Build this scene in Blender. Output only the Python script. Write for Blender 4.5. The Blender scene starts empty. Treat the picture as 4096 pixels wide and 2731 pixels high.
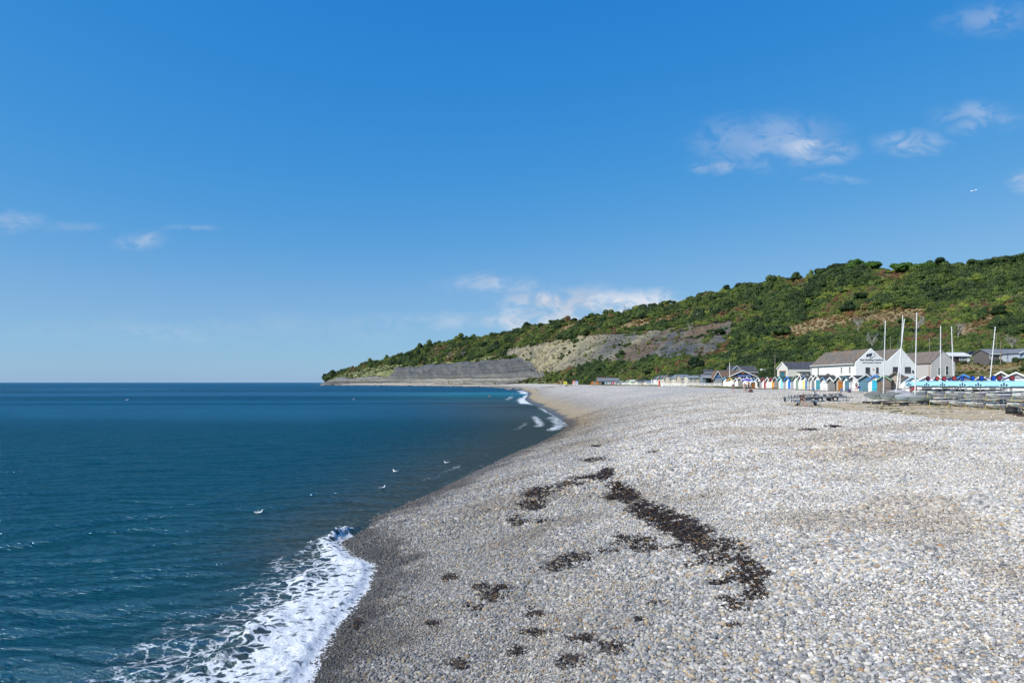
import bpy, bmesh, math, random
import numpy as np
from mathutils import Vector, Matrix
R = math.radians
C = bpy.context.scene.collection
SC = bpy.context.scene
# ------------------------------------------------------------------ camera, sky, sun, exposure
FX, CX, HZ, EYE = 683.0, 512.0, 382.0, 7.0
cam = bpy.data.objects.new('camera', bpy.data.cameras.new('camera')); C.objects.link(cam); SC.camera = cam
cam.location = (0, 0, EYE); cam.rotation_euler = (R(90), 0, 0)
cam.data.sensor_width = 36.0; cam.data.lens = 36.0*FX/1024.0
cam.data.shift_y = (HZ-341.0)/1024.0
cam.data.clip_start = 0.1; cam.data.clip_end = 200000
SUN_AZ, SUN_EL = R(-121), R(41)          # azimuth from +Y towards +X
sd = Vector((math.sin(SUN_AZ)*math.cos(SUN_EL), math.cos(SUN_AZ)*math.cos(SUN_EL), math.sin(SUN_EL)))
sun = bpy.data.objects.new('sun', bpy.data.lights.new('sun', 'SUN')); C.objects.link(sun)
sun.data.energy = 4.4; sun.data.angle = R(0.55); sun.data.color = (1.0, 0.955, 0.88)
sun.rotation_euler = sd.to_track_quat('Z', 'Y').to_euler()
SC.view_settings.view_transform = 'Standard'; SC.view_settings.look = 'None'
SC.view_settings.exposure = 0.30; SC.view_settings.gamma = 1.0
SC.cycles.max_bounces = 6; SC.cycles.diffuse_bounces = 2; SC.cycles.glossy_bounces = 2
SC.cycles.transparent_max_bounces = 6; SC.cycles.transmission_bounces = 3; SC.cycles.volume_bounces = 0
SC.cycles.caustics_reflective = False; SC.cycles.caustics_refractive = False

class NB:
    """tiny node builder"""
    def __init__(s, tree): s.t = tree; s.n = tree.nodes; s.l = tree.links
    def add(s, typ, **kw):
        nd = s.n.new(typ)
        for k, v in kw.items(): setattr(nd, k, v)
        return nd
    def link(s, a, b): s.l.new(a, b)
    def put(s, sock, v):
        if hasattr(v, 'is_output') or isinstance(v, bpy.types.NodeSocket): s.l.new(v, sock)
        elif isinstance(v, (tuple, list)) and len(v) == 3 and sock.type == 'RGBA': sock.default_value = (*v, 1)
        else: sock.default_value = v
    def m(s, op, a, b=None, c=None, clamp=False):
        nd = s.n.new('ShaderNodeMath'); nd.operation = op; nd.use_clamp = clamp
        s.put(nd.inputs[0], a)
        if b is not None: s.put(nd.inputs[1], b)
        if c is not None: s.put(nd.inputs[2], c)
        return nd.outputs[0]
    def mix(s, f, a, b, mode='MIX'):
        nd = s.n.new('ShaderNodeMix'); nd.data_type = 'RGBA'; nd.blend_type = mode
        s.put(nd.inputs[0], f); s.put(nd.inputs[6], a); s.put(nd.inputs[7], b)
        return nd.outputs[2]
    def smooth(s, v, a, b, lo=0.0, hi=1.0):
        nd = s.n.new('ShaderNodeMapRange'); nd.interpolation_type = 'SMOOTHSTEP'
        s.put(nd.inputs[0], v); nd.inputs[1].default_value = a; nd.inputs[2].default_value = b
        nd.inputs[3].default_value = lo; nd.inputs[4].default_value = hi
        return nd.outputs[0]
    def noise(s, vec, scale, detail=4, rough=0.55, dist=0.0, col=False):
        nd = s.n.new('ShaderNodeTexNoise'); s.put(nd.inputs['Vector'], vec)
        nd.inputs['Scale'].default_value = scale; nd.inputs['Detail'].default_value = detail
        nd.inputs['Roughness'].default_value = rough; nd.inputs['Distortion'].default_value = dist
        return nd.outputs['Color' if col else 'Fac']
    def voro(s, vec, scale, out='Color', feat='F1', rnd=1.0):
        nd = s.n.new('ShaderNodeTexVoronoi'); nd.feature = feat; s.put(nd.inputs['Vector'], vec)
        nd.inputs['Scale'].default_value = scale; nd.inputs['Randomness'].default_value = rnd
        return nd.outputs[out]
    def map(s, vec, scale=(1, 1, 1), rot=(0, 0, 0), loc=(0, 0, 0)):
        nd = s.n.new('ShaderNodeMapping'); s.put(nd.inputs[0], vec)
        nd.inputs['Scale'].default_value = scale; nd.inputs['Rotation'].default_value = rot; nd.inputs['Location'].default_value = loc
        return nd.outputs[0]
    def ramp(s, f, stops, interp='LINEAR'):
        nd = s.n.new('ShaderNodeValToRGB'); nd.color_ramp.interpolation = interp
        e = nd.color_ramp.elements
        while len(e) < len(stops): e.new(0.5)
        for i, (p, c) in enumerate(stops): e[i].position = p; e[i].color = (*c, 1)
        s.put(nd.inputs[0], f); return nd.outputs[0]
    def attr(s, name, out='Fac', typ='GEOMETRY'):
        nd = s.n.new('ShaderNodeAttribute'); nd.attribute_name = name; nd.attribute_type = typ
        return nd.outputs[out]
    def bump(s, h, strength=0.5, dist=0.1, normal=None):
        nd = s.n.new('ShaderNodeBump'); s.put(nd.inputs['Height'], h); s.put(nd.inputs['Strength'], strength)
        nd.inputs['Distance'].default_value = dist
        if normal is not None: s.put(nd.inputs['Normal'], normal)
        return nd.outputs[0]
    def sep(s, v):
        nd = s.n.new('ShaderNodeSeparateXYZ'); s.put(nd.inputs[0], v); return nd.outputs
    def comb(s, x, y, z):
        nd = s.n.new('ShaderNodeCombineXYZ'); s.put(nd.inputs[0], x); s.put(nd.inputs[1], y); s.put(nd.inputs[2], z); return nd.outputs[0]
    def obj(s): return s.n.new('ShaderNodeTexCoord').outputs['Object']

def new_mat(name):
    m = bpy.data.materials.new(name); m.use_nodes = True
    b = NB(m.node_tree); bs = b.n['Principled BSDF']
    return m, b, bs

# ---- world: physical sky plus thin clouds set by direction
w = bpy.data.worlds.new('World'); SC.world = w; w.use_nodes = True
b = NB(w.node_tree); bg = b.n['Background']
sky = b.add('ShaderNodeTexSky', sky_type='NISHITA'); sky.sun_disc = False
sky.sun_elevation = SUN_EL; sky.sun_rotation = SUN_AZ
sky.altitude = 0; sky.air_density = 1.0; sky.dust_density = 0.25; sky.ozone_density = 3.0
gen = b.add('ShaderNodeTexCoord').outputs['Generated']
X, Y, Z = b.sep(gen)
Yc = b.m('MAXIMUM', Y, 0.02)
U = b.m('DIVIDE', X, Yc); V = b.m('DIVIDE', Z, Yc)
uv = b.comb(U, V, 0.0)
warp = b.noise(b.map(uv, (1, 2.2, 1)), 7.0, 5, 0.6, col=True)
wsub = b.add('ShaderNodeVectorMath', operation='SUBTRACT'); b.put(wsub.inputs[0], warp); wsub.inputs[1].default_value = (.5, .5, .5)
wmul = b.add('ShaderNodeVectorMath', operation='SCALE'); b.put(wmul.inputs[0], wsub.outputs[0]); wmul.inputs['Scale'].default_value = 0.055
wadd = b.add('ShaderNodeVectorMath', operation='ADD'); b.put(wadd.inputs[0], uv); b.put(wadd.inputs[1], wmul.outputs[0])
# (centre x, centre y, half width, half height, opacity, softness) in tenths of the view, converted to direction ratios
CL = [(595, 308, 85, 24, 1.0), (545, 301, 42, 13, .9), (525, 320, 50, 17, .8), (645, 298, 50, 13, .75), (497, 286, 62, 10, .42), (440, 322, 70, 11, .25), (813, 150, 46, 17, .62),
      (770, 140, 84, 32, .26), (716, 164, 32, 10, .42), (912, 144, 42, 15, .36), (978, 117, 50, 16, .28), (985, 20, 52, 20, .22),
      (1028, 184, 24, 14, .45), (142, 239, 26, 11, .34), (190, 228, 32, 5, .24), (12, 219, 38, 12, .28), (70, 222, 40, 7, .16),
      (836, 178, 36, 5, .16), (712, 291, 14, 5, .5), (250, 330, 260, 16, .10)]
tot = None
for (cx_, cy_, hw, hh, op) in CL:
    sp = b.add('ShaderNodeVectorMath', operation='SUBTRACT'); b.put(sp.inputs[0], wadd.outputs[0])
    sp.inputs[1].default_value = ((cx_-CX)/FX, (HZ-cy_)/FX, 0)
    sm = b.add('ShaderNodeVectorMath', operation='MULTIPLY'); b.put(sm.inputs[0], sp.outputs[0]); sm.inputs[1].default_value = (FX/hw, FX/hh, 0)
    ln = b.add('ShaderNodeVectorMath', operation='LENGTH'); b.put(ln.inputs[0], sm.outputs[0])
    f = b.smooth(ln.outputs['Value'], 1.25, 0.1, 0.0, op)
    tot = f if tot is None else b.m('MAXIMUM', tot, f)
fine = b.noise(b.map(uv, (1, 1.9, 1)), 19.0, 10, 0.66, 0.7)
den = b.m('MULTIPLY', tot, b.smooth(fine, 0.38, 0.58, 0.18, 1.10), clamp=True)
shade = b.smooth(b.noise(b.map(uv, (1, 1.5, 1), loc=(3, 1, 0)), 14.0, 4, .5), .35, .65, 0.0, 1.0)
ccol = b.mix(shade, (4.2, 4.8, 5.8), (6.6, 6.7, 7.1))
front = b.m('GREATER_THAN', Y, 0.05)
den = b.m('MULTIPLY', den, front)
sc3 = b.add('ShaderNodeSeparateColor'); b.put(sc3.inputs[0], sky.outputs[0]); cc3 = b.add('ShaderNodeCombineColor')
b.put(cc3.inputs[0], b.m('SMOOTH_MIN', b.m('MULTIPLY', b.m('POWER', sc3.outputs[0], 1.9), .21), b.m('MULTIPLY', b.m('POWER', sc3.outputs[0], .66), .80), .6))
b.put(cc3.inputs[1], b.m('MULTIPLY', b.m('POWER', sc3.outputs[1], .66), 1.27)); b.put(cc3.inputs[2], b.m('MULTIPLY', b.m('POWER', sc3.outputs[2], .22), 4.0))
tint = cc3.outputs[0]
b.put(bg.inputs[0], b.mix(den, tint, ccol)); bg.inputs[1].default_value = 0.10

# ------------------------------------------------------------------ helpers
def tag(o, label=None, cat=None, group=None, kind=None):
    if label: o['label'] = label
    if cat: o['category'] = cat
    if group: o['group'] = group
    if kind: o['kind'] = kind
    return o

def mesh_np(name, verts, faces, smooth=False):
    """numpy verts (n,3), faces (m,k)"""
    me = bpy.data.meshes.new(name); n = len(verts); m_, k = faces.shape
    me.vertices.add(n); me.vertices.foreach_set('co', np.asarray(verts, np.float32).ravel())
    me.loops.add(m_*k); me.loops.foreach_set('vertex_index', faces.astype(np.int32).ravel())
    me.polygons.add(m_); me.polygons.foreach_set('loop_start', np.arange(0, m_*k, k, dtype=np.int32))
    me.polygons.foreach_set('loop_total', np.full(m_, k, np.int32))
    me.polygons.foreach_set('use_smooth', np.full(m_, smooth, bool))
    me.update(calc_edges=True); return me

def grid_faces(nr, nc):
    i = np.arange(nr-1)[:, None]*nc+np.arange(nc-1)[None, :]
    return np.stack([i, i+1, i+nc+1, i+nc], -1).reshape(-1, 4)

def fattr(me, name, arr):
    a = me.attributes.new(name, 'FLOAT', 'POINT'); a.data.foreach_set('value', np.asarray(arr, np.float32).ravel())
def cattr(me, name, arr):
    a = me.attributes.new(name, 'FLOAT_COLOR', 'POINT')
    q = np.ones((len(arr), 4), np.float32); q[:, :3] = arr; a.data.foreach_set('color', q.ravel())

def _h(ix, iy, seed):
    n = (ix.astype(np.int64)*374761393+iy.astype(np.int64)*668265263+seed*1442695041) & 0xffffffff
    n = ((n ^ (n >> 13))*1274126177) & 0xffffffff
    return ((n ^ (n >> 16)) & 0xffff)/65535.0
def vnoise(x, y, seed=0):
    ix = np.floor(x); iy = np.floor(y); fx = x-ix; fy = y-iy
    fx = fx*fx*(3-2*fx); fy = fy*fy*(3-2*fy)
    a = _h(ix, iy, seed); b_ = _h(ix+1, iy, seed); c = _h(ix, iy+1, seed); d = _h(ix+1, iy+1, seed)
    return (a*(1-fx)+b_*fx)*(1-fy)+(c*(1-fx)+d*fx)*fy
def fbm(x, y, oct=4, seed=0):
    s = 0; a = .5; t = 0
    for i in range(oct):
        s = s+a*vnoise(x*2**i+i*17.3, y*2**i+i*9.1, seed+i); t += a; a *= .5
    return s/t
def sstep(a, b_, x):
    t = np.clip((x-a)/(b_-a), 0, 1); return t*t*(3-2*t)

# ------------------------------------------------------------------ terrain
SHORE = np.array([(2, -4.3), (10, -4.5), (15.9, -4.9), (19.5, -5.05), (23, -4.9), (26, -5.3), (27.5, -6.6), (29.5, -7.5), (35, -7.1), (43.5, -4.9), (54.3, -2.6),
    (67, 0.2), (80, 3.6), (97.6, 7.1), (110, 9.0), (119.5, 9.4), (135, 9.2), (177, 8.3), (230, 6.0), (270, 5.2), (299, 5.7), (380, 9), (480, 11), (598, 8.7), (800, 2),
    (1039, -30), (1200, -110), (1400, -235), (1594, -443), (1700, -520)])   # (y, x)
def shore_s(x, y):
    """signed distance inland (+) of the waterline"""
    x = np.asarray(x, float); y = np.asarray(y, float)
    best = np.full(np.broadcast(x, y).shape, 1e9); P = SHORE[:, ::-1]
    for (a, b_) in zip(P[:-1], P[1:]):
        d = b_-a; L = d@d
        t = np.clip(((x-a[0])*d[0]+(y-a[1])*d[1])/L, 0, 1)
        best = np.minimum(best, np.hypot(x-a[0]-t*d[0], y-a[1]-t*d[1]))
    xs = np.interp(y, SHORE[:, 0], SHORE[:, 1])
    return np.where(x >= xs, best, -best)
def beach_z(x, y):
    s = shore_s(x, y)
    hc = np.interp(y, [0, 60, 75, 100, 117, 135, 170], [4.25, 4.4, 4.5, 5.0, 5.3, 5.5, 5.6])
    p = np.interp(s, [-400, -20, 0, 3, 8, 14, 25, 36], [-2.2, -1.0, 0, .13, .42, .68, .93, 1.0])
    z = hc*p
    und = sstep(6, 30, s)*(fbm(x/9., y/13., 3, 3)-.5)*.35+np.where(s > 0, np.minimum(s, 4)/4, 0)*(fbm(x/2.2, y/2.6, 3, 8)-.5)*.22
    cusp = np.exp(-((s-5.5)/2.6)**2)*.14*np.sin(y/3.1)
    return z+und+cusp
K = 6
HT = 5.5     # typical height of the scrub on the crest
COLS = {
 316: [(1604,386.5),(1606,386.2),(1614,386),(1624,386),(1644,386),(1684,386)],
 322: [(1600,384.9),(1604,384.3),(1612,383.8),(1622,383.6),(1642,384),(1682,385)],
 330: [(1590,384.7),(1594,380.8),(1610,379.5),(1630,378.5),(1660,377.5),(1700,377)],
 350: [(1560,385),(1566,378.7),(1600,375),(1640,372.5),(1680,370),(1720,368.5)],
 400: [(1440,385.2),(1450,376.5),(1462,368.8),(1520,365),(1600,361),(1660,357.5)],
 446: [(1250,385.6),(1258,377),(1275,365.8),(1340,361),(1420,352),(1500,343)],
 500: [(1050,386.5),(1058,377),(1072,360.5),(1130,355.5),(1210,344),(1290,335)],
 532: [(900,387.3),(908,378),(925,361.5),(960,358.5),(985,346),(1130,328)],
 560: [(590,387),(640,378),(720,366),(760,360),(830,343.5),(960,322)],
 600: [(420,386.5),(480,376),(560,362.5),(620,352),(720,337.5),(850,318)],
 650: [(340,385.8),(390,373),(450,361),(520,347),(620,333),(760,310)],
 700: [(310,385),(345,372),(400,359),(460,345),(560,329),(700,299)],
 740: [(290,384.5),(325,371),(370,356),(430,340),(520,322),(650,291)],
 800: [(250,383),(285,368),(340,351),(400,331),(480,306),(560,280)],
 850: [(235,382),(270,363),(320,346),(370,326),(440,297),(510,272)],
 900: [(222,380),(252,360),(300,343),(350,323),(410,297),(480,273)],
 945: [(178,375),(200,362.8),(235,357),(300,337),(370,304),(455,271)],
 970: [(166,375),(184,361.5),(225,356),(285,337),(360,303),(445,272)],
 1024:[(150,374),(164,360.8),(206,356),(270,337),(345,300),(430,264)],
 1100:[(140,373),(155,359),(195,354),(260,330),(340,292),(420,245)],
 1400:[(120,370),(135,355),(170,348),(230,320),(300,272),(380,210)]}
COLS_D0 = np.array([c[0] for c in COLS[316]], float)
ck = sorted(COLS)
CD = np.array([[c[0] for c in COLS[k]] for k in ck], float); CR = np.array([[c[1] for c in COLS[k]] for k in ck], float)
def col_at(px):
    D = np.stack([np.interp(px, ck, CD[:, j]) for j in range(K)], -1)
    Rr = np.stack([np.interp(px, ck, CR[:, j]) for j in range(K)], -1)
    return D, EYE+(HZ-Rr)*D/FX
def hill_z(px, d):
    """height of the hill at direction px and depth d (arrays of one shape), -1e3 in front of its foot; also the profile station 0..K"""
    D, Zs = col_at(px)
    z = np.full(px.shape, -1e3); st = np.full(px.shape, -1.0)
    for j in range(K-1):
        m_ = (d >= D[..., j]) & (d < D[..., j+1]); t = (d-D[..., j])/(D[..., j+1]-D[..., j])
        z = np.where(m_, Zs[..., j]*(1-t)+Zs[..., j+1]*t, z); st = np.where(m_, j+t, st)
    m_ = d >= D[..., K-1]; e = (d-D[..., K-1])/D[..., K-1]
    z = np.where(m_, Zs[..., K-1]*(1-.05*e), z); st = np.where(m_, K-1+np.minimum(e, 1), st)
    return z, st
def ground_np(x, y, relief=True):
    x = np.asarray(x, float); y = np.asarray(y, float)
    px = CX+FX*x/np.maximum(y, .5)
    z = beach_z(x, y); hz_, st = hill_z(px, y)
    D, Zs = col_at(px)
    lim = (px > 316)
    # level ground rises gently to the foot of the hill
    t = sstep(-0.22, 0.0, (y-D[..., 0])/D[..., 0])
    foot = z*(1-t)+np.maximum(Zs[..., 0], z)*t
    foot = np.where(px > 560, foot, z)
    onhill = lim & (st >= 0)
    rel = 0
    if relief:
        amp = np.clip(y/60., 1, 9)*sstep(0.0, .6, st)
        rel = amp*((fbm(x/38., y/38., 4, 21)-.5)*1.1)*np.where(st > 4.6, .8, 1)
        gul = np.abs(fbm(x/14.+y/60., y/90.+z*0, 3, 31)-.5)*2
        rel = rel-sstep(.4, 1.2, st)*(1-sstep(4.2, 4.8, st))*gul*np.clip(y/170., .5, 4.5)*.5
    z = np.where(onhill, hz_+rel, np.where(lim, foot, z))
    off = np.where(lim, 0, sstep(0, 6, 316-px)*200)
    z = np.where(y > 1300, np.where(px < 318, -4.0, z), z)
    return z
def gz(x, y): return float(ground_np(np.array([x]), np.array([y]))[0])
def at(px, d, row=None):
    """world point at image column px, depth d; on the ground, or at image row"""
    x = (px-CX)/FX*d
    return Vector((x, d, gz(x, d) if row is None else EYE+(HZ-row)*d/FX))

npx = np.concatenate([np.linspace(-260, 300, 130), np.linspace(302, 1060, 700), np.linspace(1066, 1500, 60), np.linspace(1520, 2600, 40)])
_D, _ = col_at(npx); _D = np.where((npx <= 316)[:, None], COLS_D0, _D)
_g = np.linspace(0, 1, 620)[:-1][:, None]
rows = [3.5*(_D[None, :, 0]*.9996/3.5)**_g]
for q_, n_ in enumerate((14, 26, 46, 56, 56)):
    t_ = np.linspace(0, 1, n_, endpoint=False)[:, None]; rows.append(_D[None, :, q_]*(1-t_)+_D[None, :, q_+1]*t_)
rows.append(_D[None, :, 5]*np.geomspace(1, 3.5, 16)[:, None])
Dg = np.concatenate(rows); PXg = np.broadcast_to(npx, Dg.shape).copy()
Xg = (PXg-CX)/FX*Dg; Yg = Dg
Zg = ground_np(Xg, Yg)
Zg = np.where((PXg < 314) & (Dg > 1300), -5, Zg)
# buttresses and gullies on the sea cliff: the face steps in and out along the line of the coast
_, ST0 = hill_z(PXg, Dg)
butt = ((fbm(Xg/30., Xg*0+Zg/90., 4, 111)-.5)*26+(fbm(Xg/9.+Zg/25., Zg/30., 3, 112)-.5)*9)*sstep(318, 330, PXg)*sstep(560, 530, PXg)*sstep(0, .12, ST0)*sstep(2.3, 1.9, ST0)
slipb = ((fbm(Xg/9.+Zg/16., Zg/50., 4, 113)-.5)*11)*sstep(505, 530, PXg)*sstep(745, 720, PXg)*sstep(.8, 1.3, ST0)*sstep(3.9, 3.3, ST0)
sc_r = (Dg+butt+slipb)/Dg; Xg = Xg*sc_r; Yg = Yg*sc_r; Zg = EYE+(Zg-EYE)*sc_r
me = mesh_np('ground', np.stack([Xg, Yg, Zg], -1).reshape(-1, 3), grid_faces(*Xg.shape), True)
def inpoly(px, py, poly):
    ins = np.zeros(px.shape, bool); n = len(poly)
    for i in range(n):
        x1, y1 = poly[i]; x2, y2 = poly[(i+1) % n]
        c = ((y1 > py) != (y2 > py)) & (px < (x2-x1)*(py-y1)/(y2-y1+1e-9)+x1); ins ^= c
    return ins
BACK = lambda px: np.interp(px, [480, 540, 560, 600, 640, 700, 724, 740, 790, 850, 950, 1100], [2000, 900, 560, 330, 275, 205, 172, 158, 139, 123, 108, 100])
def masks(PX, D):
    """where the ground is rock, slip, bracken, sand, grass or wet shingle, at column PX and depth D"""
    X_ = (PX-CX)/FX*D; Z_ = ground_np(X_, D); S_ = shore_s(X_, D); _, ST = hill_z(PX, D); ROW = HZ-(Z_-EYE)*FX/D
    wob = (fbm(PX/9., ROW/5., 4, 5)-.5)
    pxw = PX+wob*14; rww = ROW+(fbm(PX/11.+40, ROW/4., 4, 6)-.5)*7
    cliff = inpoly(pxw, rww, [(318, 380), (352, 377.5), (385, 375.5), (398, 367.5), (446, 363), (500, 359), (532, 358), (548, 362), (562, 370), (530, 379), (508, 385), (500, 390), (318, 390)]) | ((ST >= 0) & (ST < .6) & (PX < 500))
    slip = inpoly(pxw, rww, [(500, 355), (515, 346), (540, 342.5), (566, 338), (600, 333), (640, 330), (690, 325), (732, 321), (736, 332), (722, 346), (700, 357), (668, 357), (630, 362), (600, 363), (580, 366), (560, 373), (540, 372), (528, 360)])
    rk = (cliff | slip) & (ST >= 0) & (PX > 316)
    yel = np.clip(np.exp(-((PX-(560-(ROW-345)*.8))/36.)**2)+.6*np.exp(-((PX-(640-(ROW-340)*1.6))/10.)**2)+.3*sstep(.5, .7, fbm(PX/9.+ROW/14., ROW/20., 3, 77)), 0, 1)*slip
    brown = slip*sstep(.48, .62, fbm((PX+ROW*1.8)/14., ROW/22., 4, 12))*sstep(590, 640, PX)
    dry = np.zeros(PX.shape, bool)
    for pl in ([(770, 338), (800, 322), (850, 312), (872, 300), (880, 306), (850, 322), (810, 334), (775, 345)], [(858, 322), (880, 308), (925, 306), (925, 318), (880, 326)],
               [(955, 330), (985, 312), (1010, 300), (1012, 306), (985, 326), (965, 336)], [(925, 366), (1024, 362), (1024, 370), (925, 374)],
               [(620, 324), (650, 318), (680, 312), (690, 314), (650, 326), (622, 330)], [(560, 326), (600, 322), (598, 326), (562, 330)], [(690, 350), (730, 346), (735, 352), (700, 360)], [(548, 384), (575, 372), (610, 366), (580, 375), (556, 386)]):
        dry |= inpoly(pxw, rww, pl)
    rk = np.where(rk, sstep(.28, .40, fbm(PX/5.+ROW/9., ROW/4., 3, 55)+np.where(cliff, .35, .14)), 0)
    hill = (ST >= 0) & (PX > 316)
    sandp = np.where(inpoly(PX+wob*30, ROW, [(775, 403.2), (835, 402.5), (900, 399.5), (1120, 397), (1160, 430), (1040, 422.5), (960, 420.5), (920, 417), (880, 412), (840, 409.5), (805, 407)]), 1.0, 0.0)*(D < 100)
    wb2 = (fbm(X_/6., D/6., 3, 91)-.5)
    grass = sstep(0, .04, (D/BACK(PX)-1)+wb2*.05)*(PX > 500)*(~hill)
    path = grass*np.exp(-((ROW-389.2-wb2*1.)/.9)**2)*(PX > 640)
    wet = sstep(2.6, .7, S_+wb2*3.5)*(S_ > -3)
    return dict(rock=rk, yel=yel, brown=brown, dry=dry*1.0, hill=hill*1.0, sand=np.clip(sandp+path, 0, 1), grass=grass, path=path, wet=wet, shore=np.clip(S_/40., -1, 1), sandp=sandp, st=ST)
def blur(a, n=2):
    a = a.astype(float)
    for _ in range(n):
        p = np.pad(a, 1, mode='edge'); a = (p[:-2, 1:-1]+p[2:, 1:-1]+p[1:-1, :-2]+p[1:-1, 2:]+2*a)/6
    return a
MK = masks(PXg, Dg)
for n_, k_ in (('rock', 1), ('yel', 2), ('brown', 2), ('dry', 7), ('hill', 0), ('sand', 2), ('grass', 0), ('wet', 0), ('shore', 0)): fattr(me, n_, blur(MK[n_], k_))
ground = bpy.data.objects.new('ground', me); C.objects.link(ground); tag(ground, kind='structure')
m, b, bs = new_mat('ground_beach_and_hill')
P = b.obj(); px_, py_, pz_ = b.sep(P)
# shingle
v1 = b.voro(P, 11.0); v2 = b.voro(P, 4.2); v1d = b.voro(P, 11.0, 'Distance')
r1 = b.sep(v1)[0]; r2 = b.sep(v2)[1]
shing = b.ramp(r1, [(0, (.15, .145, .14)), (.3, (.29, .285, .28)), (.6, (.44, .42, .39)), (.85, (.58, .55, .51)), (1, (.42, .33, .23))])
shing = b.mix(.55, shing, b.ramp(r2, [(0, (.14, .135, .13)), (.35, (.33, .32, .31)), (.65, (.47, .45, .42)), (.9, (.72, .70, .66)), (1, (.42, .33, .22))]))
shing = b.mix(b.smooth(b.m('ABSOLUTE', b.attr('shore')), .12, .45, 1.0, 0.0), shing, b.mix(1.0, shing, (.62, .62, .62), 'MULTIPLY'))
big = b.noise(P, .06, 4, .6)
shing = b.mix(1.0, shing, b.ramp(big, [(.3, (1.0, .975, .93)), (.7, (1.3, 1.24, 1.14))]), 'MULTIPLY')
gold = b.m('MULTIPLY', b.m('MULTIPLY', b.smooth(b.attr('shore'), .24, .06), b.smooth(py_, 60, 130)), b.smooth(r2, 0, 1, .45, .95))
shing = b.mix(gold, shing, (.34, .25, .13))
shing = b.mix(b.m('MULTIPLY', b.attr('wet'), .8), shing, (.035, .033, .03))
sand = b.mix(b.smooth(b.noise(P, 1.2, 5, .65), .35, .7), (.43, .33, .20), (.55, .43, .27))
sand = b.mix(b.m('GREATER_THAN', b.sep(b.voro(P, 3.0))[0], .93), sand, (.55, .53, .5))
gn = b.noise(P, .9, 6, .7)
gcol = b.ramp(gn, [(.3, (.05, .07, .02)), (.48, (.15, .15, .05)), (.62, (.27, .22, .10)), (.8, (.36, .28, .14))])
sand = b.mix(b.smooth(b.noise(b.map(P, (.5, 1.6, 1)), .8, 5, .6), .585, .62), sand, (.055, .075, .022))
col = b.mix(b.attr('grass'), shing, gcol); col = b.mix(b.attr('sand'), col, sand)
# hill: soil under the scrub, rock faces with level strata
soil = b.ramp(b.noise(P, .12, 6, .65), [(.3, (.03, .05, .015)), (.5, (.075, .10, .03)), (.7, (.16, .15, .06))])
soil = b.mix(b.smooth(py_, 900, 1250), soil, b.ramp(b.noise(P, .05, 6, .65), [(.35, (.06, .09, .025)), (.52, (.15, .16, .06)), (.66, (.26, .22, .11))]))
soil = b.mix(b.attr('dry'), soil, b.ramp(b.noise(P, .35, 6, .7), [(.3, (.08, .10, .03)), (.45, (.19, .13, .06)), (.6, (.27, .21, .10)), (.75, (.17, .09, .05))]))
dz = b.m('ADD', pz_, b.m('MULTIPLY', b.noise(P, .02, 3, .5), 5.0))
strat = b.noise(b.comb(b.m('MULTIPLY', px_, .004), b.m('MULTIPLY', py_, .004), dz), .34, 4, .8)
Ps = b.comb(b.m('ADD', px_, b.m('MULTIPLY', pz_, 1.1)), py_, pz_)
gul = b.noise(b.map(Ps, (.07, .035, .02)), 1.0, 8, .72, .8)
rk = b.ramp(gul, [(.32, (.036, .040, .047)), (.46, (.088, .093, .102)), (.56, (.125, .126, .130)), (.7, (.20, .195, .18))])
low = b.smooth(b.m('ADD', pz_, b.m('MULTIPLY', b.noise(P, .012, 3, .5), 14.0)), 31, 19)
rk = b.mix(b.m('MULTIPLY', low, .55), rk, (.17, .16, .14))
rk = b.mix(b.m('MULTIPLY', b.smooth(strat, .50, .56), b.m('MULTIPLY_ADD', low, .78, .22)), rk, (.36, .34, .29))
rk = b.mix(b.m('MULTIPLY', b.smooth(strat, .46, .40), b.m('MULTIPLY', low, .75)), rk, (.06, .06, .062))
yc = b.ramp(gul, [(.33, (.13, .115, .075)), (.44, (.29, .25, .145)), (.54, (.42, .365, .21)), (.68, (.55, .48, .30))])
rk = b.mix(b.m('MULTIPLY', b.attr('yel'), b.smooth(b.noise(b.map(P, (.05, .03, .01)), 1.0, 4, .6), .26, .42)), rk, yc)
rk = b.mix(b.m('MULTIPLY', b.attr('brown'), .8), rk, b.ramp(gul, [(.3, (.11, .07, .04)), (.6, (.22, .14, .08)), (.8, (.30, .23, .12))]))
rk = b.mix(b.smooth(b.noise(P, .09, 5, .65), .60, .66), rk, (.10, .105, .04))
hc = b.mix(b.attr('rock'), soil, rk)
col = b.mix(b.attr('hill'), col, hc)
b.put(bs.inputs['Base Color'], col)
b.put(bs.inputs['Roughness'], b.smooth(b.attr('wet'), 0, 1, .92, .35))
h = b.m('MULTIPLY', v1d, b.smooth(b.attr('hill'), 0, .5, -.08, 0.0))
gul2 = b.noise(b.map(Ps, (.4, .18, .06)), 1.0, 5, .7, .4)
h2 = b.m('MULTIPLY', b.m('ADD', gul, b.m('MULTIPLY', gul2, .35)), b.m('MULTIPLY', b.attr('rock'), 10.0))
b.put(bs.inputs['Normal'], b.bump(b.m('ADD', h, h2), .9, 1.0))
me.materials.append(m)

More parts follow.
